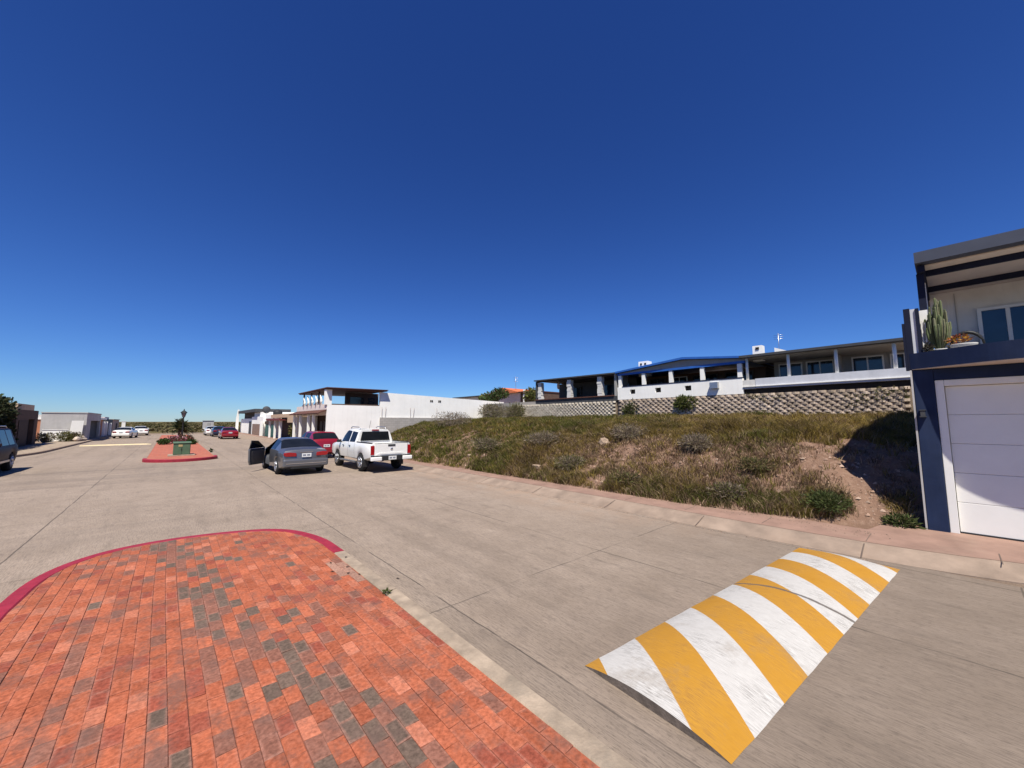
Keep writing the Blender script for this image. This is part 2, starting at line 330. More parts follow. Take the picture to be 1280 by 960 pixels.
# ---------------------------------------------------------------- mesh helpers
ORG = {}
class MB:
    def __init__(s): s.v = []; s.f = []; s.m = []; s.s = []; s.c = []; s.hascol = False
    def add(s, vs_, fs_, mi=0, smooth=False, col=None):
        o = len(s.v); s.v += [tuple(p) for p in vs_]
        if col is not None: s.hascol = True
        s.c += [col if col is not None else (.5, .5, .5)] * len(vs_)
        for f in fs_:
            s.f.append(tuple(i + o for i in f)); s.m.append(mi); s.s.append(smooth)
        return s
    def box(s, x0, x1, y0, y1, z0, z1, mi=0, col=None):
        x0, x1 = sorted((x0, x1)); y0, y1 = sorted((y0, y1)); z0, z1 = sorted((z0, z1))
        return s.add([(x0, y0, z0), (x1, y0, z0), (x1, y1, z0), (x0, y1, z0), (x0, y0, z1), (x1, y0, z1), (x1, y1, z1), (x0, y1, z1)],
                     [(0, 3, 2, 1), (4, 5, 6, 7), (0, 1, 5, 4), (1, 2, 6, 5), (2, 3, 7, 6), (3, 0, 4, 7)], mi, col=col)
    def prism(s, poly, axis, a, b, mi=0, col=None):
        """poly in the two remaining axes (in x,y,z order), extruded along axis from a to b"""
        def P(u, w, t): return {'x': (t, u, w), 'y': (u, t, w), 'z': (u, w, t)}[axis]
        n = len(poly)
        v = [P(u, w, a) for u, w in poly] + [P(u, w, b) for u, w in poly]
        f = [tuple(range(n - 1, -1, -1)), tuple(range(n, 2 * n))] + [(i, (i + 1) % n, n + (i + 1) % n, n + i) for i in range(n)]
        return s.add(v, f, mi, col=col)
    def tube(s, pts, rs, n=8, mi=0, col=None, smooth=True, cap=True):
        pts = [Vector(p) for p in pts]
        if not isinstance(rs, (list, tuple)): rs = [rs] * len(pts)
        vs_, fs_ = [], []
        ref = Vector((0, 0, 1))
        for i, p in enumerate(pts):
            d = (pts[min(i + 1, len(pts) - 1)] - pts[max(i - 1, 0)]).normalized()
            r_ = ref if abs(d.dot(ref)) < .95 else Vector((1, 0, 0))
            a = d.cross(r_).normalized(); b = d.cross(a).normalized()
            for k in range(n):
                t = 2 * math.pi * k / n
                vs_.append(p + (a * math.cos(t) + b * math.sin(t)) * rs[i])
        for i in range(len(pts) - 1):
            for k in range(n):
                fs_.append((i * n + k, i * n + (k + 1) % n, (i + 1) * n + (k + 1) % n, (i + 1) * n + k))
        if cap:
            fs_.append(tuple(range(n - 1, -1, -1))); fs_.append(tuple(range((len(pts) - 1) * n, len(pts) * n)))
        return s.add(vs_, fs_, mi, smooth, col)
    def lathe(s, prof, c=(0, 0, 0), n=20, axis='z', mi=0, smooth=True, col=None):
        vs_, fs_ = [], []
        for r, h in prof:
            for k in range(n):
                t = 2 * math.pi * k / n; a, b = r * math.cos(t), r * math.sin(t)
                vs_.append({'z': (c[0] + a, c[1] + b, c[2] + h), 'x': (c[0] + h, c[1] + a, c[2] + b), 'y': (c[0] + a, c[1] + h, c[2] + b)}[axis])
        for i in range(len(prof) - 1):
            for k in range(n):
                fs_.append((i * n + k, i * n + (k + 1) % n, (i + 1) * n + (k + 1) % n, (i + 1) * n + k))
        fs_.append(tuple(range(n - 1, -1, -1))); fs_.append(tuple(range((len(prof) - 1) * n, len(prof) * n)))
        return s.add(vs_, fs_, mi, smooth, col)
    def rock(s, c, r, rnd, mi=0, col=(.4, .35, .3)):
        bm = bmesh.new(); bmesh.ops.create_icosphere(bm, subdivisions=2, radius=1)
        ph = [rnd.uniform(0, 6) for _ in range(6)]
        vs_ = []
        for v in bm.verts:
            k = 1 + .16 * math.sin(3 * v.co.x + ph[0]) + .14 * math.sin(4 * v.co.y + ph[1]) + .12 * math.sin(5 * v.co.z + ph[2])
            vs_.append((c[0] + v.co.x * r[0] * k, c[1] + v.co.y * r[1] * k, c[2] + v.co.z * r[2] * k))
        fs_ = [tuple(v.index for v in f.verts) for f in bm.faces]
        bm.free()
        return s.add(vs_, fs_, mi, False, col)
    def build(s, name, mats, parent=None, origin=(0, 0, 0), bevel=0.0, sharp=None):
        if not isinstance(mats, (list, tuple)): mats = [mats]
        me = bpy.data.meshes.new(name)
        ox, oy, oz = ORG.get(parent.name, (0, 0, 0)) if parent is not None and origin == 'root' else (origin if origin != 'root' else (0, 0, 0))
        me.from_pydata([(x - ox, y - oy, z - oz) for x, y, z in s.v], [], s.f)
        for m in mats: me.materials.append(m)
        if len(mats) > 1: me.polygons.foreach_set('material_index', s.m)
        me.polygons.foreach_set('use_smooth', s.s)
        if s.hascol:
            a = me.color_attributes.new('col', 'FLOAT_COLOR', 'POINT')
            a.data.foreach_set('color', np.array([(*c, 1) for c in s.c], dtype=np.float32).ravel())
        bm = bmesh.new(); bm.from_mesh(me); bmesh.ops.recalc_face_normals(bm, faces=bm.faces); bm.to_mesh(me); bm.free()
        if sharp: me.set_sharp_from_angle(angle=R(sharp))
        o = bpy.data.objects.new(name, me); COL.objects.link(o)
        if parent is None and origin != 'root': o.location = (ox, oy, oz)
        if parent is not None:
            o.parent = parent
            if origin == 'root': ORG[o.name] = (ox, oy, oz)
        if bevel:
            b = o.modifiers.new('bevel', 'BEVEL'); b.width = bevel; b.segments = 2; b.limit_method = 'ANGLE'
        return o

def tag(o, label=None, cat=None, group=None, kind=None):
    if label: o['label'] = label
    if cat: o['category'] = cat
    if group: o['group'] = group
    if kind: o['kind'] = kind
    return o
def thing(name, label, cat, loc=(0, 0, 0), rotz=0, group=None):
    o = bpy.data.objects.new(name, None); COL.objects.link(o)
    o.location = loc; o.rotation_euler = (0, 0, rotz); o.empty_display_size = .3
    ORG[o.name] = tuple(loc)
    return tag(o, label, cat, group)
def W(mb, name, mats, parent, bevel=0.0):                       # a part given in place coordinates
    return mb.build(name, mats, parent, 'root', bevel)
def struct(name, mb, mats, bevel=0.0):
    return tag(mb.build(name, mats, None, (0, 0, 0), bevel), kind='structure')
def B(*a): return MB().box(*a)

def vnoise(x, y, s, seed=0):
    """value noise on arrays"""
    x = np.asarray(x, float) * s; y = np.asarray(y, float) * s
    xi = np.floor(x).astype(np.int64); yi = np.floor(y).astype(np.int64); fx = x - xi; fy = y - yi
    fx = fx * fx * (3 - 2 * fx); fy = fy * fy * (3 - 2 * fy)
    def h(a, b):
        n = (a * 374761393 + b * 668265263 + seed * 1442695041) & 0xFFFFFFFF
        n = ((n ^ (n >> 13)) * 1274126177) & 0xFFFFFFFF
        return ((n ^ (n >> 16)) & 0xFFFF) / 65535.0
    return (h(xi, yi) * (1 - fx) + h(xi + 1, yi) * fx) * (1 - fy) + (h(xi, yi + 1) * (1 - fx) + h(xi + 1, yi + 1) * fx) * fy

# ---------------------------------------------------------------- ground, road, kerbs
struct('ground', MB().add([(-7000, -7000, -.03), (7000, -7000, -.03), (7000, 7000, -.03), (-7000, 7000, -.03)], [(0, 1, 2, 3)]), M['plain'])
struct('roadside_dirt', MB().add([(-40, -40, -.012), (70, -40, -.012), (70, 93, -.012), (-40, 93, -.012)], [(0, 1, 2, 3)]), M['dirt'])
struct('road', MB().add([(-7.2, -40, 0), (8.25, -40, 0), (8.25, 88, 0), (-7.2, 88, 0)], [(0, 1, 2, 3)]), M['road'])
struct('road_end_kerb', MB().box(-9, 9, 88, 88.6, -.02, .16), M['concrete'])

def sweep(prof, path, mb, mi=0, closed=False):
    """prof: (offset to the left of travel, z)"""
    n = len(path); vs_, fs_ = [], []
    for i, p in enumerate(path):
        a = Vector(path[max(i - 1, 0)]); b = Vector(path[min(i + 1, n - 1)])
        d = (b - a).normalized(); nrm = Vector((-d.y, d.x))
        for o, z in prof: vs_.append((p[0] + nrm.x * o, p[1] + nrm.y * o, z))
    k = len(prof)
    for i in range(n - 1):
        for j in range(k - 1):
            fs_.append((i * k + j, i * k + j + 1, (i + 1) * k + j + 1, (i + 1) * k + j))
    fs_.append(tuple(range(k))); fs_.append(tuple(range((n - 1) * k, n * k)))
    return mb.add(vs_, fs_, mi)

def smooth_path(pts, it=3):
    for _ in range(it):
        q = [pts[0]]
        for a, b in zip(pts[:-1], pts[1:]):
            q += [(a[0] * .75 + b[0] * .25, a[1] * .75 + b[1] * .25), (a[0] * .25 + b[0] * .75, a[1] * .25 + b[1] * .75)]
        q.append(pts[-1]); pts = q
    return pts

# near median: straight right kerb, red painted nose
KERB = [(0, -.02), (0, .115), (.018, .132), (.15, .134), (.165, .12), (.165, -.02)]
nose = smooth_path([(2.14, 6.3), (2.12, 7.3), (1.75, 8.35), (.95, 8.78), (0, 8.92), (-.75, 8.68), (-1.22, 7.9), (-1.30, 6.6)], 3)
struct('median_kerb', sweep(KERB, [(2.14, -6), (2.14, 2.0), (2.15, 4.48)], sweep(KERB, [(2.15, 4.492), (2.14, 6.285)], MB())), M['concrete'])
struct('median_red_kerb', sweep(KERB, nose + [(-1.31, 3.0)], MB()), M['red_paint'])
struct('median_left_kerb', sweep(KERB, [(-1.31, 2.99), (-1.31, -6)], MB()), M['concrete'])

def clip(poly, hull):
    """clip poly by a convex counter-clockwise hull"""
    for i in range(len(hull)):
        a, b = hull[i], hull[(i + 1) % len(hull)]
        inside = lambda p: (b[0] - a[0]) * (p[1] - a[1]) - (b[1] - a[1]) * (p[0] - a[0]) >= -1e-9
        out = []
        for k in range(len(poly)):
            p, q = poly[k], poly[(k + 1) % len(poly)]
            if inside(p): out.append(p)
            if inside(p) != inside(q):
                d1 = (b[0] - a[0]) * (p[1] - a[1]) - (b[1] - a[1]) * (p[0] - a[0]); d2 = (b[0] - a[0]) * (q[1] - a[1]) - (b[1] - a[1]) * (q[0] - a[0])
                t = d1 / (d1 - d2); out.append((p[0] + (q[0] - p[0]) * t, p[1] + (q[1] - p[1]) * t))
        poly = out
        if not poly: break
    return poly

rnd = random.Random(11)
inner = []
pth = [(2.14, -3.0)] + nose + [(-1.31, -3.0)]
for i, p in enumerate(pth):
    a = Vector(pth[max(i - 1, 0)]); b = Vector(pth[min(i + 1, len(pth) - 1)]); d = (b - a).normalized()
    inner.append((p[0] - d.y * .17, p[1] + d.x * .17))
mb = MB(); bx0, by0 = .1035, .207
CEM = [(1.80, 4.83), (1.86, 4.70), (1.972, 4.62), (1.974, 5.35), (1.93, 5.62), (1.87, 5.5), (1.80, 5.55), (1.77, 5.3), (1.71, 5.22), (1.76, 5.0), (1.74, 4.9)]
nb = 0
BAND = [(.05, 8.4), (.42, 6.6), (.5, 5.2), (.6, 4.1), (.85, 3.35), (1.15, 2.6), (1.25, 1.8)]      # a loose drift of grey stained bricks
for ix in range(-14, 22):
    cx = ix * bx0 + rnd.uniform(-.002, .002)
    offy = (ix % 2) * by0 * .5 + rnd.uniform(-.015, .015)
    for iy in range(-14, 46):
        cy = iy * by0 + offy
        # the columns drift a little to the right the nearer they come, as the real ones do
        skew = .02 * math.sin(cy * .7)
        g = .0014
        x0, x1, y0, y1 = cx + g + skew, cx + bx0 - g + skew, cy + g, cy + by0 - g
        tilt = rnd.uniform(-.006, .006)
        q = [(x0, y0 + tilt), (x1, y0 - tilt), (x1, y1 - tilt), (x0, y1 + tilt)]
        q = clip(q, inner)
        if len(q) < 3: continue
        ar = abs(sum(q[k][0] * q[(k + 1) % len(q)][1] - q[(k + 1) % len(q)][0] * q[k][1] for k in range(len(q)))) / 2
        if ar < .0012: continue
        mx = sum(p[0] for p in q) / len(q); my = sum(p[1] for p in q) / len(q)
        # grey stained bricks run in drifts
        dn = float(vnoise(mx * 1.0, my * .6, 1.9, 5)) * .6 + float(vnoise(mx, my, .8, 9)) * .4
        u = rnd.random()
        bd = min(math.hypot(mx - (p[0] + (q2[0] - p[0]) * f_ / 6), (my - (p[1] + (q2[1] - p[1]) * f_ / 6)) * .5) for p, q2 in zip(BAND[:-1], BAND[1:]) for f_ in range(7))
        cen = math.exp(-(bd / .20) ** 2) * .48
        if u < max(0, dn - .55) * .7 + cen * .8 + .012: c = (.118, .082, .062)
        elif u < max(0, dn - .42) * .9 + cen * 1.4 + .06: c = (.20, .085, .058)
        else:
            t = rnd.random(); c = (.285 + .075 * t, .078 + .027 * t, .038 + .015 * t)
            if rnd.random() < .08: c = (.38, .13, .075)
            if rnd.random() < .12: c = (.25, .064, .038)
            if mx > 1.78 and 5.0 < my < 5.9 and rnd.random() < .7: c = (.29, .165, .12)
        kk = rnd.uniform(.88, 1.12); c = tuple(x * kk for x in c)
        zt = .134 + rnd.uniform(-.003, .003); n = len(q); e = .0035
        lo = [(mx + (p[0] - mx), my + (p[1] - my)) for p in q]
        ti = [(p[0] + (mx - p[0]) * min(1, e / max(abs(mx - p[0]), 1e-4)) * .9, p[1] + (my - p[1]) * min(1, e / max(abs(my - p[1]), 1e-4)) * .9) for p in q]
        sx, sy = rnd.uniform(-.02, .02), rnd.uniform(-.012, .012)
        rim = min(.016, math.sqrt(ar) * .16)
        i2 = [(p[0] + (mx - p[0]) * min(.9, rim / max(abs(mx - p[0]), 1e-4) * rnd.uniform(.5, 1.3)), p[1] + (my - p[1]) * min(.9, rim / max(abs(my - p[1]), 1e-4) * rnd.uniform(.5, 1.3))) for p in ti]
        lum = sum(c) / 3; rk = rnd.uniform(.0, .55) if lum < .12 else rnd.uniform(0, .3)
        cr = tuple(a_ * (1 - rk) + b_ * rk for a_, b_ in zip(c, (.36, .17, .125)))
        v = [(p[0], p[1], .09) for p in lo] + [(p[0], p[1], zt - .003 + (p[0] - mx) * sx + (p[1] - my) * sy) for p in lo] + [(p[0], p[1], zt + (p[0] - mx) * sx + (p[1] - my) * sy) for p in ti]
        f = [tuple(range(3 * n, 4 * n))]
        v += [(p[0], p[1], zt + .0006 + (p[0] - mx) * sx + (p[1] - my) * sy) for p in i2]
        for k in range(n):
            f.append((2 * n + k, 2 * n + (k + 1) % n, 3 * n + (k + 1) % n, 3 * n + k))
            k2 = (k + 1) % n
            f.append((k, k2, n + k2, n + k)); f.append((n + k, n + k2, 2 * n + k2, 2 * n + k))
        mb.add(v, f, 0, False, cr); mb.c[-n:] = [c] * n; nb += 1
struct('median_brick_paving', mb, M['brick'])
struct('median_joint_sand', MB().add([(p[0], p[1], .1265) for p in inner] , [tuple(range(len(inner)))]), M['sand'])

rl = random.Random(33)
leaf0 = None
for (x, y) in ((1.93, 5.55), (1.86, 5.32), (1.95, 5.18), (1.80, 5.85), (2.04, 5.95), (2.42, 5.05), (1.72, 5.5)):
    o = MB().add([(-.035, 0, .004), (-.01, .012, .012), (.03, .004, .006), (.012, -.013, .014)], [(0, 1, 2, 3)]).build('dry_leaf', mat('dark_dry_leaf', (.06, .04, .028), var=.4, scale=20, bump=0)) if leaf0 is None else leaf0.copy()
    if leaf0 is None: leaf0 = o
    else: COL.objects.link(o)
    o.location = (x, y, .137 if x < 2.2 else .003); o.rotation_euler = (0, 0, rl.uniform(0, 6)); tag(o, 'small dark dry leaf lying near the end of the red kerb', 'leaf', 'dry leaves by the red kerb')
# far median
FX0, FX1 = -.98, 2.17
fnose = smooth_path([(FX1, 28.6), (FX1, 27.7), (1.5, 26.95), (.55, 26.65), (-.35, 26.95), (FX0, 27.75), (FX0, 28.6)][::-1], 3)
fn2 = fnose[::-1]
# travel so that the inside lies to the left: left side going towards the viewer, round the nose, away on the right
K2 = [(0, -.02), (0, .135), (.02, .152), (.15, .154), (.165, .14), (.165, -.02)]
left_in = [(FX0, 76), (FX0, 28.62)]
struct('far_median_kerb', sweep(K2, left_in, sweep(K2, [(FX1, 28.62), (FX1, 76)], MB())), M['kerb_tan'])
struct('far_median_red_kerb', sweep(K2, fnose, MB()), M['red_paint'])
fi = [(FX0 + .16, 76)] + [(p[0] * .93 + .04, p[1] + .16) for p in fnose] + [(FX1 - .16, 76)]
struct('far_median_brick_paving', MB().prism(fi, 'z', .0, .146), M['brick_far'])

# right kerb and pavement: a sloped kerb face, then a pink pavement
RK = [(0, -.02), (0, .004), (-.10, .02), (-.42, .125), (-.50, .134), (-.50, -.02)]
kp = [(8.62, -.9), (8.30, .0), (8.14, 1.2), (8.10, 3.0), (8.12, 6.0), (8.15, 12.0), (8.2, 30), (8.2, 88)]
kp = [(9.05, -4.0)] + kp
kpath = smooth_path(kp, 2)
struct('right_kerb', sweep(RK, kpath, MB()), M['kerb_tan'])
pv, pf = [], []
for i, p in enumerate(kpath):
    a = Vector(kpath[max(i - 1, 0)]); b = Vector(kpath[min(i + 1, len(kpath) - 1)]); d = (b - a).normalized()
    n = Vector((d.y, -d.x)); q = Vector(p) + n * .503
    wid = 11.2 if p[1] < 1.0 else (9.62 if p[1] < 3 else 9.5)
    pv += [(q.x, q.y, .137), (max(wid, q.x + .5), q.y, .15 if p[1] >= 1 else .165)]
for i in range(len(kpath) - 1): pf.append((2 * i, 2 * i + 1, 2 * i + 3, 2 * i + 2))
struct('right_pavement', MB().add(pv, pf), M['concrete_pink'])
mb = MB()
for yy in (-1.6, -.35, 1.05, 2.55, 4.05, 5.55):                      # tooled joints across the kerb and pavement
    mb.add([(8.72, yy, .1415), (8.72, yy + .012, .1415), (9.35, yy + .012, .148), (9.35, yy, .148)], [(0, 1, 2, 3)])
struct('pavement_joints', mb, mat('grimy_joint', (.13, .095, .075), var=.2, bump=0))
mb = MB()
for xx, yy in ((8.14, 1.05), (8.10, 3.55), (8.11, 5.75), (8.13, 8.3), (8.15, 10.9), (8.16, 13.6)):
    s_ = random.Random(int(yy * 10)).uniform(-.03, .03)
    mb.add([(xx - .015, yy, .0085), (xx - .015, yy + .016, .0085), (xx + .43, yy + .016 + s_, .1315), (xx + .43, yy + s_, .1315)], [(0, 1, 2, 3)])
struct('kerb_joints', mb, mat('grimy_joint', (.13, .095, .075)))

# left kerb and pavement
LKP = smooth_path([(-7.15, -20), (-7.15, 31), (-7.1, 35), (-6.25, 39), (-6.2, 44), (-6.2, 88)], 2)
struct('left_kerb', sweep([(0, -.02), (0, .12), (.03, .135), (.2, .137), (.2, -.02)], LKP, MB()), M['kerb_tan'])
struct('left_pavement', MB().prism([(x - .2, y) for x, y in LKP] + [(-8.7, 88), (-8.7, -20)], 'z', -.02, .13), M['concrete'])

# ---------------------------------------------------------------- the vacant lot: mound of pink soil
def Xb(Y): return np.interp(Y, [-2, .45, 1.45, 2.1, 3.8, 18, 23, 28, 33], [10.5, 10.30, 9.98, 9.6, 9.25, 9.12, 9.6, 11.4, 13.4])
PT = [-1, 0, .35, .9, 1.6, 2.3, 3.2, 4.4, 6.5, 10, 14, 17, 20]
PZ = [.05, .11, .22, .50, .90, 1.22, 1.50, 1.74, 1.93, 2.08, 2.2, 2.32, 2.35]
def mz(X, Y):
    X = np.asarray(X, float); Y = np.asarray(Y, float)
    t = X - Xb(Y) + (vnoise(X, Y, .55, 3) - .5) * .5 * np.clip((X - Xb(Y)) / 1.0, 0, 1)
    z = np.interp(t, PT, PZ)
    k = np.clip((X - Xb(Y)) / .8, 0, 1)
    return z + k * ((vnoise(X, Y, 1.1, 1) - .5) * .26 + (vnoise(X, Y, 3.3, 2) - .5) * .13 + np.abs(vnoise(X, Y, 7.5, 4) - .5) * .10 + (vnoise(X, Y, 14, 6) - .5) * .035)
xs = np.concatenate([np.arange(8.9, 15, .05), np.arange(15, 26.2, .3)]); ys = np.concatenate([np.arange(.43, 12, .055), np.arange(12, 33.4, .22)])
GX, GY = np.meshgrid(xs, ys, indexing='ij'); GZ = mz(GX, GY)
nx, ny = GX.shape
me = bpy.data.meshes.new('mound')
me.from_pydata(np.stack([GX.ravel(), GY.ravel(), GZ.ravel()], 1).tolist(), [], [(i * ny + j, (i + 1) * ny + j, (i + 1) * ny + j + 1, i * ny + j + 1) for i in range(nx - 1) for j in range(ny - 1)])
me.materials.append(M['soil']); me.polygons.foreach_set('use_smooth', [True] * len(me.polygons))
o = bpy.data.objects.new('mound', me); COL.objects.link(o); tag(o, kind='structure')
struct('upper_terrace_ground', MB().box(25.5, 75, -20, 70, .0, 3.7), M['dirt'])

# grass blades
def blades_object(name, P, H, Wd, C, lean=.45, seed=1, mat_=None, parent=None, curl=.5):
    rg = np.random.default_rng(seed); n = len(P)
    az = rg.uniform(0, 2 * np.pi, n); ln = rg.uniform(.1, lean, n) * H; fa = rg.uniform(0, 2 * np.pi, n)
    dx, dy = np.cos(az) * ln, np.sin(az) * ln; wx, wy = np.cos(fa) * Wd / 2, np.sin(fa) * Wd / 2
    V = np.empty((n, 5, 3))
    V[:, 0] = P + np.stack([-wx, -wy, np.full(n, -.01)], 1); V[:, 1] = P + np.stack([wx, wy, np.full(n, -.01)], 1)
    mx = P + np.stack([dx * .35, dy * .35, H * .58], 1)
    V[:, 2] = mx + np.stack([wx * .75, wy * .75, 0 * wx], 1); V[:, 3] = mx - np.stack([wx * .75, wy * .75, 0 * wx], 1)
    V[:, 4] = P + np.stack([dx, dy, H * (1 - .12 * curl)], 1)
    me = bpy.data.meshes.new(name); me.vertices.add(5 * n); me.vertices.foreach_set('co', V.ravel().astype(np.float32))
    base = np.arange(n) * 5
    li = np.stack([base, base + 1, base + 2, base + 3, base + 3, base + 2, base + 4], 1).ravel()
    me.loops.add(7 * n); me.loops.foreach_set('vertex_index', li.astype(np.int32))
    ls = np.stack([np.arange(n) * 7, np.arange(n) * 7 + 4], 1).ravel(); me.polygons.add(2 * n); me.polygons.foreach_set('loop_start', ls.astype(np.int32))
    me.update(); me.validate()
    a = me.color_attributes.new('col', 'FLOAT_COLOR', 'POINT')
    a.data.foreach_set('color', np.repeat(np.concatenate([C, np.ones((n, 1))], 1), 5, axis=0).astype(np.float32).ravel())
    me.materials.append(mat_ or M['grass'])
    o = bpy.data.objects.new(name, me); COL.objects.link(o)
    if parent is not None: o.parent = parent
    return o

rg = np.random.default_rng(4)
def tufts(n, xr, yr, dens):
    X = rg.uniform(*xr, n); Y = rg.uniform(*yr, n); k = rg.random(n) < dens(X, Y)
    return X[k], Y[k]
def dens(X, Y):
    t = X - Xb(Y)
    patch = vnoise(X, Y, .9, 21) * .55 + vnoise(X, Y, 2.3, 22) * .45
    bare = np.clip((10.5 - Y) / 3.5, 0, 1) * np.exp(-((t - 2.0) / 1.15) ** 2)                # bare pink slope towards the house
    right = np.clip((2.9 - Y) / .8, 0, 1) * np.clip((4.0 - t) / .8, 0, 1)
    d = np.clip((patch - .30 + .16 * np.clip((Y - 5) / 5, 0, 1)) * 3.2, 0, 1)
    d = d * (1 - .90 * bare) + .30 * bare * (vnoise(X, Y, 3.1, 61) > .45) * (1 - .93 * right)
    return np.where(t > .12, np.where(t > 3.6, np.clip(d * 1.2 + .45, 0, 1), d), 0)
tx, ty = tufts(64000, (9.1, 25.0), (.6, 33), dens)
near = np.hypot(tx - 8, ty) < 14
X2, Y2 = tufts(48000, (9.1, 15.0), (.6, 13), dens)
tx = np.concatenate([tx, X2]); ty = np.concatenate([ty, Y2])
nt_ = len(tx); nbld = 8
t = tx - Xb(ty)
hgt = np.clip(.06 + .15 * vnoise(tx, ty, .8, 31) + .10 * vnoise(tx, ty, 3, 32), .06, .5) * np.where(t > 3.4, 1.15, .92) * rg.uniform(.6, 1.3, nt_)
hue = vnoise(tx, ty, .55, 41) * .6 + vnoise(tx, ty, 2.1, 42) * .4
green = np.array([.092, .096, .020]); gold = np.array([.23, .165, .045]); dry = np.array([.30, .215, .13]); brown = np.array([.13, .080, .05])
kg = np.clip((hue - .30) * 3.2, 0, 1)[:, None]
c = green * (1 - kg) + gold * kg
kd = (rg.random(nt_) < np.where(t < 3.2, .50, .30))[:, None]
c = np.where(kd, np.where(rg.random((nt_, 1)) < .55, dry, brown), c)
c = c * (1 - .25 * (vnoise(tx, ty, 1.7, 55) > .6))[:, None]
onbare = (np.clip((10.5 - ty) / 3.5, 0, 1) * np.exp(-((t - 2.0) / 1.15) ** 2) > .35) & (rg.random(nt_) < .75)
c = np.where(onbare[:, None], np.where(rg.random((nt_, 1)) < .5, np.array([.29, .195, .125]), np.array([.17, .105, .065])), c)
hgt = np.where(onbare, hgt * .55, hgt)
farleft = (ty > 11)[:, None]; c = np.where(farleft & (rg.random((nt_, 1)) < .45), green * 1.05, c)
P = np.repeat(np.stack([tx, ty, mz(tx, ty)], 1), nbld, axis=0)
P[:, :2] += rg.normal(0, .055, (len(P), 2))
Hh = np.repeat(hgt, nbld) * rg.uniform(.55, 1.25, len(P))
C = np.clip(np.repeat(c, nbld, axis=0) * rg.uniform(.6, 1.45, (len(P), 1)), .005, .6)
Wd = np.clip(.004 + .0010 * np.hypot(P[:, 0], P[:, 1]), .010, .04) * rg.uniform(.6, 1.2, len(P))
g = blades_object('grass', P, Hh, Wd, C, 1.3, 8)
tag(g, 'dry olive and straw coloured grass growing over the earth mound', 'grass', kind='stuff')

# small stones and clods on the bare slope
rs = random.Random(3); mb = MB(); nst = 0
while nst < 3200:
    X = rs.uniform(9.3, 14); Y = rs.uniform(.6, 14)
    tt = X - float(Xb(Y))
    if tt < .02 or rs.random() > math.exp(-((tt - 1.2) / 1.6) ** 2) * (1 if Y < 8 else .45): continue
    r = rs.choice((.012, .018, .02, .028, .045)) * rs.uniform(.7, 1.3)
    z = float(mz(X, Y)); k = rs.uniform(.75, 1.25)
    c = tuple(v * k for v in rs.choice(((.31, .205, .15), (.26, .17, .12), (.35, .25, .19), (.22, .145, .105))))
    v = [(X + r * math.cos(a_) * rs.uniform(.8, 1.2), Y + r * math.sin(a_) * rs.uniform(.8, 1.2), z - .005) for a_ in (0, 1.26, 2.5, 3.77, 5.03)] + [(X + rs.uniform(-.3, .3) * r, Y + rs.uniform(-.3, .3) * r, z + r * rs.uniform(.6, 1.1))]
    mb.add(v, [(i, (i + 1) % 5, 5) for i in range(5)], 0, False, c); nst += 1
for k in range(1500):                                                 # soil spilt on to the pavement and gathered along the kerb
    Y = rs.uniform(.8, 15)
    X = (9.45 - abs(rs.gauss(0, .22))) if k % 3 else (8.12 - abs(rs.gauss(0, .12)))
    if X < 8.65 and X > 8.13: continue
    z = .138 + (X - 8.6) * .015 if X > 8.6 else .002
    r = rs.uniform(.004, .014); kq = rs.uniform(.75, 1.25); c = tuple(v * kq for v in rs.choice(((.29, .20, .15), (.24, .165, .12), (.20, .15, .11))))
    v = [(X + r * math.cos(a_) * rs.uniform(.8, 1.3), Y + r * math.sin(a_) * rs.uniform(.8, 1.3), z) for a_ in (0, 1.26, 2.5, 3.77, 5.03)] + [(X, Y, z + r * rs.uniform(.5, .9))]
    mb.add(v, [(i, (i + 1) % 5, 5) for i in range(5)], 0, False, c)
o = mb.build('gravel', M['stone']); tag(o, 'small pinkish stones and clods strewn on the bare slope', 'gravel', kind='stuff')

# ---------------------------------------------------------------- vegetation builders
def leaf_cloud(mb, c, r, n, size, cols, rs, flat=.3, shell=.35, squash_low=True):
    for _ in range(n):
        while True:
            p = Vector((rs.uniform(-1, 1), rs.uniform(-1, 1), rs.uniform(-1, 1)))
            if shell < p.length < 1: break
        if squash_low and p.z < 0: p.z *= .8
        q = Vector((c[0] + p.x * r[0], c[1] + p.y * r[1], c[2] + p.z * r[2]))
        d = (p.normalized() + Vector((rs.uniform(-.8, .8), rs.uniform(-.8, .8), rs.uniform(-.3, .9)))).normalized()
        s = d.cross(Vector((rs.uniform(-1, 1), rs.uniform(-1, 1), rs.uniform(-1, 1)))).normalized()
        L = size * rs.uniform(.6, 1.5); w = L * flat
        k = rs.uniform(.65, 1.35); cc = tuple(v * k for v in rs.choice(cols))
        a = q; b = q + d * L
        m_ = q + d * L * .5 + d.cross(s) * L * .1
        mb.add([a, m_ + s * w, b, m_ - s * w], [(0, 1, 2, 3)], 0, False, cc)
    return mb

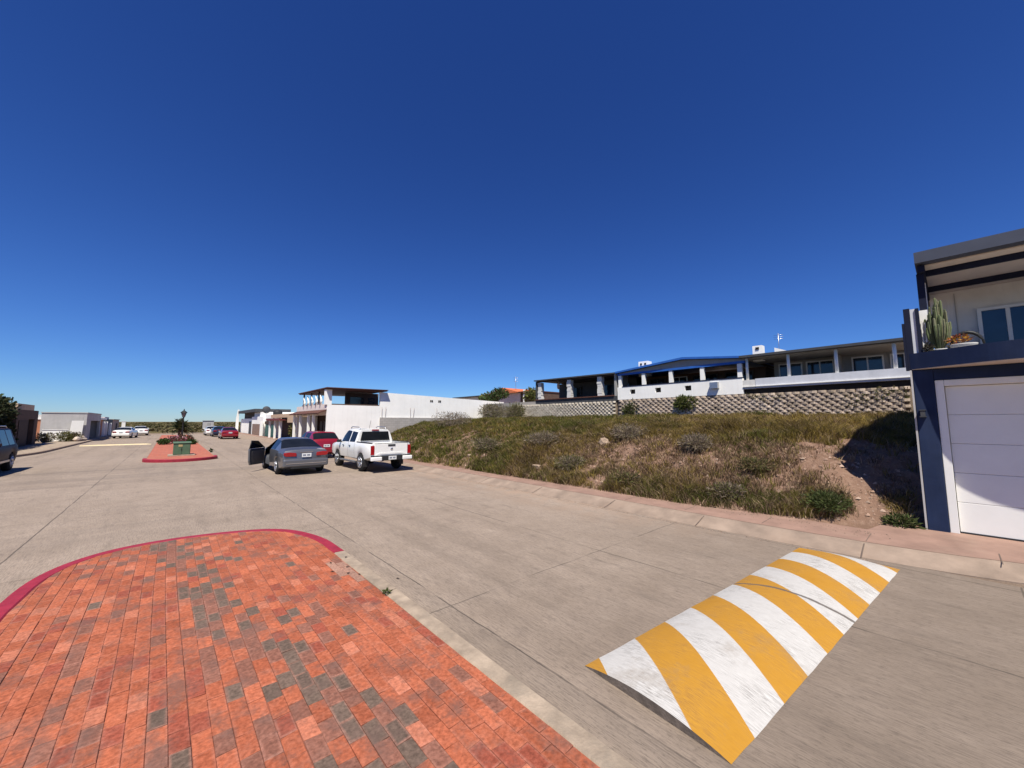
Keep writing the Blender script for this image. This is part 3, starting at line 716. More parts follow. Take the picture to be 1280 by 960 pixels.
def shrub(name, label, loc, r, n, size, cols, seed, cat='shrub', flat=.25, stems=7, lobes=4, group=None, twig='twig'):
    rs = random.Random(seed)
    t = thing(name, label, cat, loc, 0, group)
    mb = MB()
    for k in range(lobes):
        a = rs.uniform(0, 6.28); q = rs.uniform(.1, .5)
        c = (math.cos(a) * r[0] * q, math.sin(a) * r[1] * q, r[2] * rs.uniform(.85, 1.15))
        leaf_cloud(mb, c, (r[0] * rs.uniform(.55, .8), r[1] * rs.uniform(.55, .8), r[2] * rs.uniform(.75, 1.05)), n // lobes, size, cols, rs, flat, .2)
    mb.build('foliage', M['leaf'], t)
    mb = MB()
    for k in range(stems):
        a = rs.uniform(0, 6.28); q = rs.uniform(.3, .8)
        e = (math.cos(a) * r[0] * q, math.sin(a) * r[1] * q, r[2] * rs.uniform(1.0, 1.7))
        mb.tube([(0, 0, -.05), (e[0] * .4, e[1] * .4, e[2] * .5), e], [.014 * r[2] * 3, .01 * r[2] * 3, .004], 5)
    mb.build('stems', M[twig], t)
    return t

GREEN = [(.045, .075, .018), (.06, .095, .025), (.035, .06, .016)]
OLIVE = [(.11, .105, .034), (.145, .125, .045), (.085, .09, .028)]
GREY = [(.20, .155, .11), (.23, .18, .135), (.165, .125, .09), (.17, .145, .075)]
DRYC = [(.22, .15, .085), (.16, .11, .06), (.11, .09, .04)]

def on_mound(x, y): return (x, y, float(mz(x, y)) - .02)
shrub('shrub', 'ragged green bush at the pavement edge below the dark house shadow', on_mound(10.12, 1.74), (.36, .36, .20), 3000, .085, [(.055, .075, .02), (.075, .095, .026), (.09, .095, .035), (.045, .06, .018)], 1, 'bush', .09, 14, 10)
shrub('shrub', 'low ragged green weeds at the foot of the navy pilaster', on_mound(10.32, .72), (.16, .30, .10), 420, .09, [(.06, .08, .022), (.09, .10, .035)], 2, 'weeds', .14, 6, 4)
for i, (x, y, r, n, lab) in enumerate([
    (11.6, 5.0, (.50, .45, .33), 1500, 'grey brown dried bush standing alone in the middle of the bare slope'),
    (12.2, 7.6, (.65, .6, .36), 1500, 'wide grey bush near the mound crest below the blue roofed house'),
    (10.2, 8.6, (.5, .6, .32), 1300, 'greyish olive bush low on the slope by the pale rock'),
    (11.0, 10.6, (.6, .7, .36), 1400, 'dusky grey bush halfway up the grassy mound'),
    (10.5, 13.6, (.55, .8, .38), 1400, 'grey green bush on the mound just right of the pickup'),
    (13.2, 20.5, (1.1, 1.2, .72), 2600, 'tall dark grey brown bush against the bare block wall'),
    (23.3, 26.8, (1.0, 1.5, 1.0), 2600, 'pale grey feathery bush just below the olive bush at the lattice wall end'),
    (10.0, 3.6, (.35, .4, .24), 900, 'small olive bush beside the pavement left of the bright green bush'),
    (10.8, 3.2, (.34, .34, .2), 700, 'dry rust brown bush on the bare pink soil near the shadow'),
    (9.9, 6.2, (.35, .55, .22), 800, 'low straw and olive bush near the foot of the slope'),
]):
    cols = GREY if 'grey' in lab and 'green' not in lab and 'olive' not in lab else (DRYC + OLIVE if 'straw' in lab or 'rust' in lab else OLIVE + GREY)
    shrub('shrub', lab, on_mound(x, y), (r[0] * 1.1, r[1] * 1.1, r[2] * .72), int(n * 1.5), .10, cols, 20 + i, 'bush', .09, 16, 9, 'wild bushes on the mound')

shrub('shrub', 'tall straggly grey green bush before the low grey block wall', (24.1, 30.0, 2.2), (.8, 2.4, .85), 2600, .22, OLIVE + GREY, 53, 'bush', .09, 16, 9)
shrub('shrub', 'tall olive bush covering the left end of the lattice block wall', (24.0, 26.6, 2.2), (.6, 1.3, .8), 1900, .2, OLIVE, 54, 'bush', .09, 14, 8)
rs = random.Random(5)
for (x, y, r, lab) in ((9.95, 9.9, (.14, .2, .10), 'pale angular rock half buried low in the grassy mound'),
                       (9.55, 6.0, (.12, .16, .08), 'flat tan stone at the edge of the pavement'),
                       (11.8, 8.3, (.2, .24, .14), 'pale rock near the crest of the mound under the white parapet'),
                       (10.1, 14.2, (.12, .2, .10), 'light rock in the grass close to the pickup')):
    z = float(mz(x, y)); o = MB().rock((0, 0, r[2] * .5), r, rs, 0, (.30, .22, .16)).build('rock', M['stone'], None, (0, 0, 0))
    o.location = (x, y, z); tag(o, lab, 'rock', 'loose rocks on the mound')

# ---------------------------------------------------------------- planter-block retaining walls
def block_wall(name, label, y0, y1, x, z0, z1, pitch, rowh, fill, cols, seed, batter=.12, weeds=0):
    rs = random.Random(seed)
    t = thing(name, label, 'retaining wall', (x, (y0 + y1) / 2, z0))
    W(MB().prism([(x + .16, z0 - .4), (x + .16 + batter, z1), (25.48, z1), (25.48, z0 - .4)], 'y', y0, y1), 'soil_core', M['darksoil'], t)
    mb = MB(); rows = int((z1 - z0 + .3) / rowh)
    for r in range(rows):
        zz = z1 - (r + 1) * rowh; xx = x + batter * (zz - z0) / (z1 - z0)
        n = int((y1 - y0) / pitch)
        for k in range(n):
            yy = y0 + (k + (.5 if r % 2 else 0) + .25) * pitch + rs.uniform(-.02, .02)
            w = pitch * fill * rs.uniform(.94, 1.05); d = .17 + rs.uniform(-.015, .03)
            if yy + w > y1 or yy - .02 < y0: continue
            kk = rs.uniform(.8, 1.15); c = tuple(v * kk for v in rs.choice(cols))
            h = rowh * .97; dz = rs.uniform(-.01, .01)
            # bow-fronted block with a chamfered top lip
            pr_ = [(xx + d, yy), (xx + .05, yy), (xx, yy + w * .22), (xx - .03, yy + w * .5), (xx, yy + w * .78), (xx + .05, yy + w), (xx + d, yy + w)]
            mb.prism(pr_, 'z', zz + dz, zz + h * .6 + dz, 0, c)
            pr2 = [(a + (.035 if a < xx + .1 else 0), b) for a, b in pr_]
            mb.prism(pr2, 'z', zz + h * .6 + dz, zz + h + dz, 0, tuple(v * 1.03 for v in c))
    W(mb, 'blocks', M['wallblock'], t)
    if weeds:
        mb = MB()
        for _ in range(weeds):
            yy = rs.uniform(y0 + .2, y1 - .2); zz = rs.uniform(z0, z1)
            if vnoise(yy, zz * 1.5, .45, 77) < .50: continue
            leaf_cloud(mb, (x + .06, yy, zz), (.10, .14, .10), 16, .12, [(.085, .10, .03), (.12, .115, .04), (.15, .12, .05)], rs, .14)
        W(mb, 'weeds', M['leaf'], t)
    return t
block_wall('retaining_wall', 'rough tan planter block wall under the grey and blue houses, weeds in its pockets', 1.0, 16.35, 24.80, 2.1, 3.70, .37, .138, .93,
           [(.46, .37, .285), (.41, .33, .25), (.50, .41, .325)], 31, .12, 150)
block_wall('retaining_wall', 'pale lattice patterned block wall under the black framed terrace', 16.45, 28.0, 24.80, 2.1, 3.66, .36, .14, .82,
           [(.56, .50, .41), (.52, .46, .37)], 32, .10, 0)
t = thing('boundary_wall', 'low grey block wall beyond the lattice retaining wall', 'wall', (25.2, 29, 2.2))
W(B(25.2, 25.45, 25.05, 34, 2.0, 3.95), 'wall', M['greyblock'], t)
shrub('shrub', 'tall yellow green bush growing out of the block wall below the white parapet', (24.85, 11.2, 2.75), (.45, .75, .55), 1300, .17, [(.11, .125, .03), (.085, .10, .028)], 51, 'bush', .14, 8, 4)
shrub('shrub', 'green creeper bush on the wall top at the seam between both block walls', (24.9, 15.3, 2.5), (.4, .7, .42), 900, .16, [(.075, .09, .028), (.10, .10, .04)], 52, 'bush', .16, 6, 4)

# ---------------------------------------------------------------- upper houses
def window(parent, x, y0, y1, z0, z1, split=True, frame='alu', glass='glass', f=.07):
    w = MB(); w.box(x - .05, x + .03, y0, y0 + f, z0, z1); w.box(x - .05, x + .03, y1 - f, y1, z0, z1)
    w.box(x - .05, x + .03, y0 + f, y1 - f, z1 - f, z1); w.box(x - .05, x + .03, y0 + f, y1 - f, z0, z0 + f)
    if split: w.box(x - .045, x + .03, (y0 + y1) / 2 - .03, (y0 + y1) / 2 + .03, z0 + f, z1 - f)
    fo = W(w, 'window', M[frame], parent)
    W(B(x - .01, x + .02, y0 + f, y1 - f, z0 + f, z1 - f), 'pane', M[glass], fo)
    return fo

# black framed terrace house
h = thing('terrace_house', 'black framed open terrace with three white stone pillars above the lattice wall', 'house', (25, 20.6, 3.66))
W(B(24.98, 32, 16.4, 25, 3.668, 4.02), 'base', M['charcoal'], h)
W(B(24.9, 25.2, 16.62, 25.0, 4.022, 4.10), 'ledge', M['redtile'], h)
for yc in (24.55, 21.1, 18.0):
    m_ = MB()
    for k in range(8):
        e = random.Random(int(yc * 10) + k).uniform(-.03, .03)
        m_.box(25.05 - e * .5, 25.4, yc - .21 + e, yc + .21 + e, 4.102 + k * .19, 4.10 + (k + 1) * .19)
    W(m_, 'pillar', M['offwhite'], h)
W(B(25.0, 25.4, 24.86, 25.0, 4.102, 5.74), 'frame', M['charcoal'], h)
W(B(25.0, 26.6, 16.42, 16.6, 4.03, 5.68), 'end_wall', M['greywall'], h)
W(B(28.2, 31.8, 16.6, 24.98, 4.03, 5.7), 'back_wall', M['charcoal'], h)
window(h, 28.15, 22.2, 24.2, 4.06, 5.3, True, 'charcoal', 'glass_black'); window(h, 28.15, 17.2, 20.4, 4.06, 5.3, True, 'charcoal', 'glass')
r_ = MB().prism([(16.35, 5.70), (25.1, 5.78), (25.1, 5.88), (16.35, 5.80)], 'x', 24.85, 32); W(r_, 'roof', M['charcoal'], h)
W(MB().prism([(16.6, 5.58), (24.85, 5.66), (24.85, 5.775), (16.6, 5.695)], 'x', 25.06, 25.2), 'roof_beam', M['dark_brown'], h)
tag(MB().lathe([(.02, .62), (.11, .52), (.14, .3), (.11, .08), (.03, 0)], n=12).build('hanging_lantern', M['peach']), 'round pinkish lantern hanging under the black terrace roof', 'lantern').location = (25.6, 22.75, 4.95)

# white house with blue gable roof
h = thing('gabled_house', 'white house with blue low gable roof, white posts and small vent holes in its parapet', 'house', (25, 12, 3.7))
m_ = MB()
vents = [15.05, 13.1, 11.05]
ycur = 7.85
for yv in sorted(vents):
    m_.box(24.95, 25.25, ycur, yv - .21, 3.715, 4.64); m_.box(24.95, 25.25, yv - .21, yv + .21, 3.715, 4.10); m_.box(24.95, 25.25, yv - .21, yv + .21, 4.42, 4.64); ycur = yv + .21
m_.box(24.95, 25.25, ycur, 16.3, 3.715, 4.64)
W(m_, 'parapet', M['white'], h)
for yv in vents: W(B(25.12, 25.16, yv - .21, yv + .21, 4.10, 4.42), 'vent_grille', M['dark'], h)
W(MB().box(24.93, 25.27, 7.85, 15.9, 4.642, 4.70), 'parapet_cap', M['navy_dark'], h)
for yc in (16.12, 14.2, 12.2, 10.15, 8.0):
    W(B(25.0, 25.2, yc - .12, yc + .12, 4.702 if yc < 16 else 4.645, 5.515), 'post', M['white'], h)
W(MB().prism([(7.7, 5.52), (16.3, 5.52), (16.3, 5.66), (7.7, 5.66)], 'x', 24.96, 25.24), 'beam', M['blue'], h)
gv = [(7.4, 5.78), (11.3, 6.16), (16.4, 5.70)]
gp = [(7.4, 5.90), (11.3, 6.30), (16.4, 5.82)]
W(MB().prism([gv[0], gv[1], gv[2], gp[2], gp[1], gp[0]], 'x', 24.80, 33), 'roof', M['blue'], h)
W(MB().prism([(7.6, 5.662), (16.2, 5.662), (16.2, 5.70), (11.3, 6.15), (7.6, 5.775)], 'x', 25.05, 25.2), 'gable', M['greywall'], h)
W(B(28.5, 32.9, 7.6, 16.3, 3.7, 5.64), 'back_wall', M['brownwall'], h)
for a, b_ in ((8.3, 10.0), (10.5, 12.2), (12.6, 13.8), (14.3, 15.6)): window(h, 28.45, a, b_, 4.0, 5.45, True, 'alu' if a == 12.6 else 'charcoal', 'glass_black')
c_ = W(B(26.4, 27.0, 14.6, 15.35, 5.5, 6.62), 'chimney', M['white'], h)
for ya in (14.72, 15.06): W(B(26.36, 26.395, ya, ya + .14, 6.34, 6.48), 'chimney_vent', M['dark'], c_)
W(B(24.7, 24.94, 9.15, 9.62, 4.12, 4.5), 'ventilator', M['steel'], h)

# long grey house
h = thing('veranda_house', 'long grey house with thin white veranda posts, sliding windows and a sloping dark roof edge', 'house', (25, 4.4, 3.7))
W(B(24.95, 25.2, .9, 7.2, 4.0, 4.55), 'parapet', M['parapet_grey'], h)
W(MB().box(24.9, 24.948, .9, 7.84, 4.10, 4.14), 'parapet_ledge', M['white'], h)
W(B(24.96, 25.18, 7.22, 7.84, 3.98, 4.5), 'corner_parapet', M['offwhite'], h)
W(B(25.12, 25.4, .9, 7.84, 3.705, 3.99), 'shadow_gap', M['dark'], h)  # near-black strip painted in as the shade of the gap under the parapet
for yc in (7.62, 5.6, 3.58, 1.47): W(MB().tube([(25.1, yc, 4.552 if yc < 7.2 else 4.502), (25.1, yc, 5.76)], .075, 10), 'post', M['white'], h)
W(MB().prism([(.6, 5.78), (7.9, 5.80), (7.9, 5.93), (.6, 5.91)], 'x', 24.7, 32), 'roof', M['charcoal'], h)
W(MB().prism([(.62, 5.74), (7.8, 5.76), (7.8, 5.795), (.62, 5.775)], 'x', 25.0, 28.0), 'ceiling', M['greywall'], h)
W(B(28.0, 31.8, .7, 7.0, 3.7, 5.77), 'wall', M['greywall'], h)
W(B(27.2, 27.99, 3.72, 4.0, 3.7, 5.73), 'pier', M['greywall'], h)
for a, b_ in ((5.55, 6.75), (4.08, 5.38), (2.05, 3.34), (.75, 1.82)): window(h, 27.95, a, b_, 3.75, 5.62)
c_ = W(B(26.0, 26.5, 7.05, 7.55, 5.7, 6.62), 'chimney', M['white'], h)
W(B(25.96, 25.995, 7.2, 7.38, 6.38, 6.52), 'chimney_vent', M['dark'], c_)
W(MB().prism([(3.0, 5.93), (6.8, 5.93), (6.8, 6.62), (6.0, 6.28), (3.0, 6.22)], 'x', 27.5, 27.75), 'roof_parapet', M['white'], h)
t = thing('roof_antenna', 'thin television aerial above the long grey house roof', 'antenna', (27.9, 6.65, 5.9))
W(MB().tube([(27.9, 6.65, 5.9), (27.9, 6.65, 7.55)], .018, 6), 'mast', M['steel'], t)
m_ = MB()
for zz in (7.2, 7.32, 7.44): m_.tube([(27.9, 6.4, zz), (27.9, 6.9, zz)], .01, 5)
W(m_, 'aerial_rods', M['steel'], t)

# far roofs beyond the lot
h = thing('tiled_house', 'distant house with orange tiled roof behind the long white wall', 'house', (40, 46, 3.7))
W(B(40, 48, 43.4, 50.4, 3.7, 6.55), 'wall', M['pinkwhite'], h); W(MB().prism([(42.9, 6.56), (50.9, 6.56), (47.0, 7.5)], 'x', 39.4, 48.5), 'roof', M['orange_tile'], h)
h = thing('flat_house', 'distant low white house with dark flat roof behind the long white wall', 'house', (42, 58, 3.7))
W(B(42, 50, 52.5, 64, 3.7, 6.6), 'wall', M['offwhite'], h); W(B(41.4, 50.4, 52.2, 64.6, 6.61, 6.8), 'roof', M['charcoal'], h); W(B(41.5, 43, 51.6, 52.15, 3.7, 7.2), 'chimney', M['white'], h)
h = thing('brown_house', 'distant dark brown house with white post beside the orange tiled roof', 'house', (40, 41, 3.7))
W(B(40, 46, 40.0, 43.2, 3.7, 6.5), 'wall', M['brownwall'], h); W(B(39.6, 39.8, 42.0, 42.3, 3.7, 6.9), 'post', M['white'], h); W(B(39.4, 46.2, 39.9, 43.3, 6.51, 6.65), 'roof', M['redtile'], h)

def tree(name, label, loc, trunk_h, r, n, size, cols, seed, lobes=6, group=None):
    rs = random.Random(seed); t = thing(name, label, 'tree', loc, 0, group)
    mb = MB().tube([(0, 0, -.1), (.05, .03, trunk_h * .5), (0, 0, trunk_h)], [.13, .1, .07], 8)
    cb = MB()
    for k in range(lobes):
        a = 6.28 * k / lobes + rs.uniform(-.4, .4); q = rs.uniform(.3, .65)
        c = (math.cos(a) * r[0] * q, math.sin(a) * r[1] * q, trunk_h + r[2] * rs.uniform(.2, 1.0))
        mb.tube([(0, 0, trunk_h * .8), (c[0] * .5, c[1] * .5, trunk_h + (c[2] - trunk_h) * .3), c], [.06, .04, .015], 6)
        leaf_cloud(cb, c, (r[0] * rs.uniform(.4, .6), r[1] * rs.uniform(.4, .6), r[2] * rs.uniform(.35, .55)), n // lobes, size, cols, rs, .3, .2)
    mb.build('trunk', M['bark'], t); cb.build('crown', M['leaf'], t)
    return t
tree('tree', 'dark green bushy tree below the orange tiled roof', (36, 44.5, 3.7), 1.0, (2.2, 2.6, 1.5), 1500, .3, GREEN + [(.08, .06, .03)], 61)
tree('tree', 'yellow green bushy tree left of the black framed terrace', (33, 33.5, 3.7), .8, (1.2, 1.2, 1.1), 1100, .26, [(.12, .13, .03), (.09, .105, .03), (.15, .13, .04)], 62)
tree('tree', 'small yellow green treetop over the middle of the long white wall', (40, 51.5, 3.7), 1.4, (1.4, 1.8, 1.2), 800, .28, [(.14, .14, .03), (.10, .11, .03)], 63)
t = thing('roof_antenna', 'spindly aerial on the distant orange tiled house', 'antenna', (41, 45.5, 6.9))
m_ = MB().tube([(41, 45.5, 6.7), (41, 45.5, 9.3)], .03, 6)
W(m_, 'mast', M['steel'], t); m_ = MB()
for zz in (8.5, 8.8, 9.1): m_.tube([(41, 45.0, zz), (41, 46.0, zz)], .02, 5)
W(m_, 'aerial_rods', M['steel'], t)

# ---------------------------------------------------------------- navy house with garage at the right
h = thing('garage_house', 'navy and white two storey house with white garage door and balcony', 'house', (10.4, 0, .15))
W(B(10.4, 10.64, .135, .40, .10, 3.06), 'pilaster', M['navy'], h, .012)
W(B(10.385, 10.7, .402, .428, .10, 3.06), 'corner_trim', M['greyrender'], h)
W(B(10.402, 10.64, -6.0, .133, 2.855, 3.06), 'garage_beam', M['navy'], h)
W(B(10.66, 22, .13, .40, 0, 3.06).box(10.66, 22, -8, .12, 2.86, 3.06).box(21.7, 21.95, -8, .12, 0, 2.85), 'garage_walls', M['white'], h)
W(B(10.43, 10.60, .02, .13, .152, 2.85).box(10.43, 10.60, -3.2, .018, 2.74, 2.85).box(10.43, 10.60, -3.32, -3.202, .152, 2.85), 'door_frame', M['white_clean'], h, .006)
gd = MB()
zs = [.175 + i * (2.735 - .175) / 5 for i in range(6)]
for i in range(5):
    gd.box(10.52, 10.56, -3.19, .012, zs[i] + .0022, zs[i + 1] - .0022)
gdo = W(gd, 'garage_door', M['white_clean'], h, .006)
W(B(10.5, 10.57, -3.19, .012, .150, .174), 'door_seal', M['plastic'], gdo)
W(B(10.4, 10.6, -8, -3.33, .10, 2.85), 'pier', M['navy'], h)
wl_ = MB().box(10.30, 10.4, .285, .345, 2.20, 2.30); wl_.box(10.29, 10.4, .272, .358, 2.302, 2.318); wl_.box(10.29, 10.4, .272, .358, 2.182, 2.198)
W(wl_, 'wall_lamp', M['charcoal'], h)
# balcony with a bowed front edge
bow = [(10.4, .415), (10.29, .22), (10.13, -.05), (9.96, -.32), (9.82, -.60), (9.70, -1.05), (9.62, -1.6), (9.58, -2.4), (9.56, -3.5), (9.56, -8)]
bow = smooth_path(bow, 2)
W(MB().prism(bow + [(13.2, -8), (13.2, .415)], 'z', 3.065, 3.10), 'balcony_soffit', M['soffit'], h)
m_ = MB(); vs_, fs_ = [], []
for i, p in enumerate(bow):
    a = Vector(bow[max(i - 1, 0)]); b_ = Vector(bow[min(i + 1, len(bow) - 1)]); d = (b_ - a).normalized(); n = Vector((-d.y, d.x))
    for o_, z in ((.012, 3.075), (.012, 3.37), (-.13, 3.37), (-.13, 3.103)): vs_.append((p[0] - abs(n.x) * 0 + (-o_ if True else 0) * 1.0, p[1], z))
k = 4
for i in range(len(bow) - 1):
    for j in range(4): fs_.append((i * k + j, i * k + (j + 1) % 4, (i + 1) * k + (j + 1) % 4, (i + 1) * k + j))
fs_ += [(0, 1, 2, 3), tuple(len(bow) * 4 - 4 + j for j in range(4))]
m_.add(vs_, fs_); W(m_, 'balcony_edge', M['navy'], h)
W(MB().prism([(x + .13, y) for x, y in bow] + [(13.2, -8), (13.2, .415)], 'z', 3.104, 3.28), 'balcony_floor', M['greyrender'], h)
W(B(10.39, 10.52, .355, .44, 3.06, 4.24).box(10.38, 10.5, .442, .475, 3.06, 3.96), 'end_post', M['navy_dark'], h)
W(B(10.43, 10.53, .285, .353, 3.374, 4.225), 'end_panel', M['parapet_grey'], h)
W(B(10.40, 10.52, .235, .283, 3.374, 4.225), 'end_post', M['navy_dark'], h)
W(B(10.55, 13.18, .115, .40, 3.285, 4.20), 'side_parapet', M['white'], h)
W(MB().prism([(10.44, 3.375), (10.50, 3.375), (10.53, 4.0), (10.51, 4.0)], 'y', .205, .225).prism([(10.42, 3.375), (10.45, 3.375), (10.50, 3.95), (10.49, 3.95)], 'y', .165, .18), 'cloth_folds', M['offwhite'], h)
W(B(13.2, 22, -8, .10, 3.07, 5.055), 'upper_wall', M['offwhite'], h)
for yy in (-.28, -2.2): W(B(13.185, 13.198, yy, yy + .012, 3.3, 5.0), 'wall_joint', M['greywall'], h)
for a, b_ in ((-1.40, -.57), (-3.4, -2.3)): window(h, 13.15, a, b_, 3.3, 4.56, True, 'alu', 'glass', .06)
# canopy
W(B(10.38, 22, -8, .225, 5.08, 5.29), 'canopy_roof', M['fascia'], h)
W(B(10.62, 22, -8, .12, 5.058, 5.078), 'canopy_soffit', M['soffit'], h)
for xx in (10.95, 12.35): W(B(xx, xx + .09, -8, .10, 4.95, 5.056), 'canopy_beam', M['navy_dark'], h)
W(B(10.50, 13.18, .10, .20, 4.93, 5.057), 'canopy_side_beam', M['navy_dark'], h)
W(B(10.62, 10.74, .125, .225, 4.205, 4.928), 'canopy_post', M['navy_dark'], h)
W(B(11.4, 11.46, .12, .18, 4.205, 4.928), 'canopy_post', M['parapet_grey'], h)

# plants on the balcony
t = thing('cactus', 'tall many stemmed cactus standing on the balcony edge', 'cactus', (10.52, .02, 3.42))
rs = random.Random(9); m_ = MB(); 
for k in range(64):
    a = rs.uniform(0, 6.28); q = rs.random() ** .5; bx, by = math.cos(a) * .05 * q, math.sin(a) * .05 * q
    ex, ey = math.cos(a) * .175 * q, math.sin(a) * .175 * q; hh = (1.0 - .5 * q * q) * rs.uniform(.7, 1.06) * .95
    s0 = rs.uniform(.0, .3)
    c = rs.choice(((.10, .125, .055), (.13, .15, .07), (.085, .10, .05), (.15, .15, .085)))
    pts = [(bx + (ex - bx) * min(1, f * 1.7), by + (ey - by) * min(1, f * 1.7), f * hh) for f in (0, .25, .5, .75, .97, 1)]
    # ribbed stem, star section
    n = 10; vs_, fs_ = [], []
    for i, p in enumerate(pts):
        rr = [.010, .013, .015, .016, .013, .003][i]
        for j in range(n):
            r2 = rr * (1.12 if j % 2 else .72); tt = 6.283 * j / n
            vs_.append((p[0] + math.cos(tt) * r2, p[1] + math.sin(tt) * r2, p[2]))
    for i in range(5):
        for j in range(n): fs_.append((i * n + j, i * n + (j + 1) % n, (i + 1) * n + (j + 1) % n, (i + 1) * n + j))
    m_.add(vs_, fs_, 0, False, c)
m_.build('stems', M['cactus'], t)
MB().lathe([(.09, -.14), (.13, -.02), (.14, 0), (.12, 0), (.11, -.03)], n=18).build('pot', M['pot'], t)
t = thing('planter_bowl', 'grey bowl planter with dry orange flowers and a dark hoop beside the cactus', 'planter', (10.48, -.26, 3.40))
MB().lathe([(.05, -.10), (.13, -.02), (.17, .05), (.175, .07), (.155, .07), (.14, .04)], n=22).build('bowl', M['pot'], t)
m_ = MB(); rs = random.Random(12)
leaf_cloud(m_, (0, .05, .16), (.11, .14, .07), 170, .045, [(.40, .17, .03), (.45, .24, .04), (.16, .08, .04), (.24, .05, .04)], rs, .3, .0)
leaf_cloud(m_, (-.03, .10, .05), (.08, .08, .03), 50, .035, [(.42, .2, .08), (.2, .14, .07)], rs, .3, .0)
m_.build('flowers', M['leaf'], t)
m_ = MB(); pts = [(.03, -.05 + .19 * math.cos(math.pi * i / 11), .03 + .25 * math.sin(math.pi * i / 11)) for i in range(12)]
m_.tube(pts, [.014, .02, .024, .026, .028, .03, .03, .028, .026, .022, .018, .014], 8); m_.build('hoop', M['black_iron'], t)
shrub('potted_plant', 'small dark leafed plant at the foot of the balcony cactus', (10.40, .14, 3.40), (.05, .05, .06), 90, .05, [(.03, .03, .02), (.045, .04, .03)], 71, 'plant', .3, 4, 2)

# ---------------------------------------------------------------- white two storey house on the right row and its long side wall
h = thing('corner_house', 'white two storey house with roofed terrace and long white side wall', 'house', (9.4, 33.2, .13))
W(B(9.42, 13.78, 33.2, 33.42, .1, 3.46), 'side_wall', M['white'], h)
W(MB().prism([(13.785, 2.2), (28.1, 2.2), (28.1, 4.28), (14.65, 4.66), (14.65, 4.42), (13.785, 4.42)], 'y', 33.21, 33.45), 'long_wall', M['white'], h)
W(MB().prism([(13.785, 4.425), (14.645, 4.425), (14.645, 4.66), (13.785, 4.70)], 'y', 33.21, 33.45), 'wall_corner', M['white'], h)
W(B(13.78, 20.6, 33.06, 33.2, .1, 2.46), 'block_base', M['greyblock'], h)
for xx in (18.75, 18.92, 19.65, 19.82): W(B(xx, xx + .13, 33.19, 33.205, 3.98, 4.18), 'wall_vent', M['dark'], h)
for xx in (13.95, 14.25, 16.7, 16.95, 19.5): W(MB().tube([(xx, 33.13, 2.4), (xx + .1 * math.sin(xx * 9), 33.13, 3.4)], .012, 5), 'rebar', M['brown_door'], h)
W(B(9.42, 9.7, 33.44, 43.2, 2.62, 3.06), 'front_band', M['pinkwhite'], h)
W(MB().prism([(8.75, 2.72), (9.41, 3.02), (9.41, 3.08), (8.72, 2.79)], 'y', 33.3, 43.2), 'eave', M['redtile'], h)
W(B(9.40, 9.62, 33.3, 43.2, 3.085, 3.55), 'terrace_parapet', M['pinkwhite'], h)
W(B(9.4, 13.7, 33.44, 43.2, 2.95, 3.07), 'floor_slab', M['offwhite'], h)
for yc in (42.5, 40.1, 37.3, 35.75): W(B(9.0, 9.2, yc - .1, yc + .1, .14, 2.80), 'column', M['white'], h, .01)
W(B(11.4, 13.7, 33.46, 43.2, .1, 2.94), 'recessed_wall', M['dark_brown'], h)
for a, b_ in ((34.2, 36.4), (37.0, 39.2), (40.0, 42.4)): window(h, 11.35, a, b_, .3, 2.2, True, 'dark_brown', 'glass_black')
W(B(9.42, 11.3, 43.0, 43.2, .1, 2.6), 'end_wall', M['white'], h)
W(B(9.3, 9.75, 33.22, 33.75, 3.47, 4.74), 'terrace_column', M['white'], h)
for yc in (36.2, 38.6, 41.2): W(B(9.5, 9.62, yc - .06, yc + .06, 3.555, 4.70), 'terrace_post', M['dark_brown'], h)
for k in range(5):
    yc = 35.0 + k * 1.35
    W(MB().tube([(9.42, yc + .15, 3.555), (9.42, yc - .06, 3.85), (9.42, yc + .08, 4.15), (9.42, yc + .3, 4.45)], [.16, .11, .07, .03], 8), 'baluster', M['white'], h)
W(MB().prism([(9.3, 4.70), (14.3, 4.76), (14.3, 4.84), (9.3, 4.78)], 'y', 32.9, 42.0).prism([(9.22, 4.79), (14.35, 4.85), (14.35, 4.90), (9.22, 4.86)], 'y', 32.8, 42.1), 'terrace_roof', M['redtile'], h)
W(B(9.7, 13.7, 33.25, 33.33, 3.47, 3.56), 'terrace_ledge', M['brownwall'], h)
W(B(11.6, 14.6, 35.6, 35.8, 3.08, 4.7), 'terrace_wall', M['brownwall'], h)
W(B(12.0, 13.2, 35.57, 35.597, 3.3, 4.3).box(13.6, 14.2, 35.57, 35.597, 3.5, 4.3), 'terrace_window', M['glass_black'], h)

# garage house with red canopy
h = thing('canopy_house', 'house with red canopy on three white columns beside the two storey house', 'house', (9.4, 49, .13))
W(B(10.6, 18, 43.25, 56.5, .1, 2.95), 'wall', M['offwhite'], h)
W(B(9.42, 10.58, 43.4, 47.2, 2.0, 2.95).box(9.42, 10.58, 47.21, 56.4, 2.55, 2.95), 'front_band', M['tan'], h)
W(B(9.0, 10.6, 48.6, 56.2, 2.24, 2.36).box(8.9, 9.05, 48.4, 56.4, 2.22, 2.48), 'canopy', M['redbeam'], h)
for yc in (55.4, 52.3, 49.5): W(B(9.1, 9.3, yc - .1, yc + .1, .14, 2.22), 'column', M['white'], h)
W(B(10.54, 10.59, 43.5, 48.4, .13, 2.0), 'garage_opening', M['dark'], h)
W(B(10.54, 10.59, 49, 55.5, .13, 2.2), 'garage_door', M['dark_brown'], h)
shrub('shrub', 'green climbing plant filling the opening under the red canopy house band', (9.9, 45.6, .13), (.45, 1.4, .9), 900, .22, [(.06, .075, .02), (.09, .09, .03), (.10, .07, .03)], 81, 'plant', .3, 6, 5)
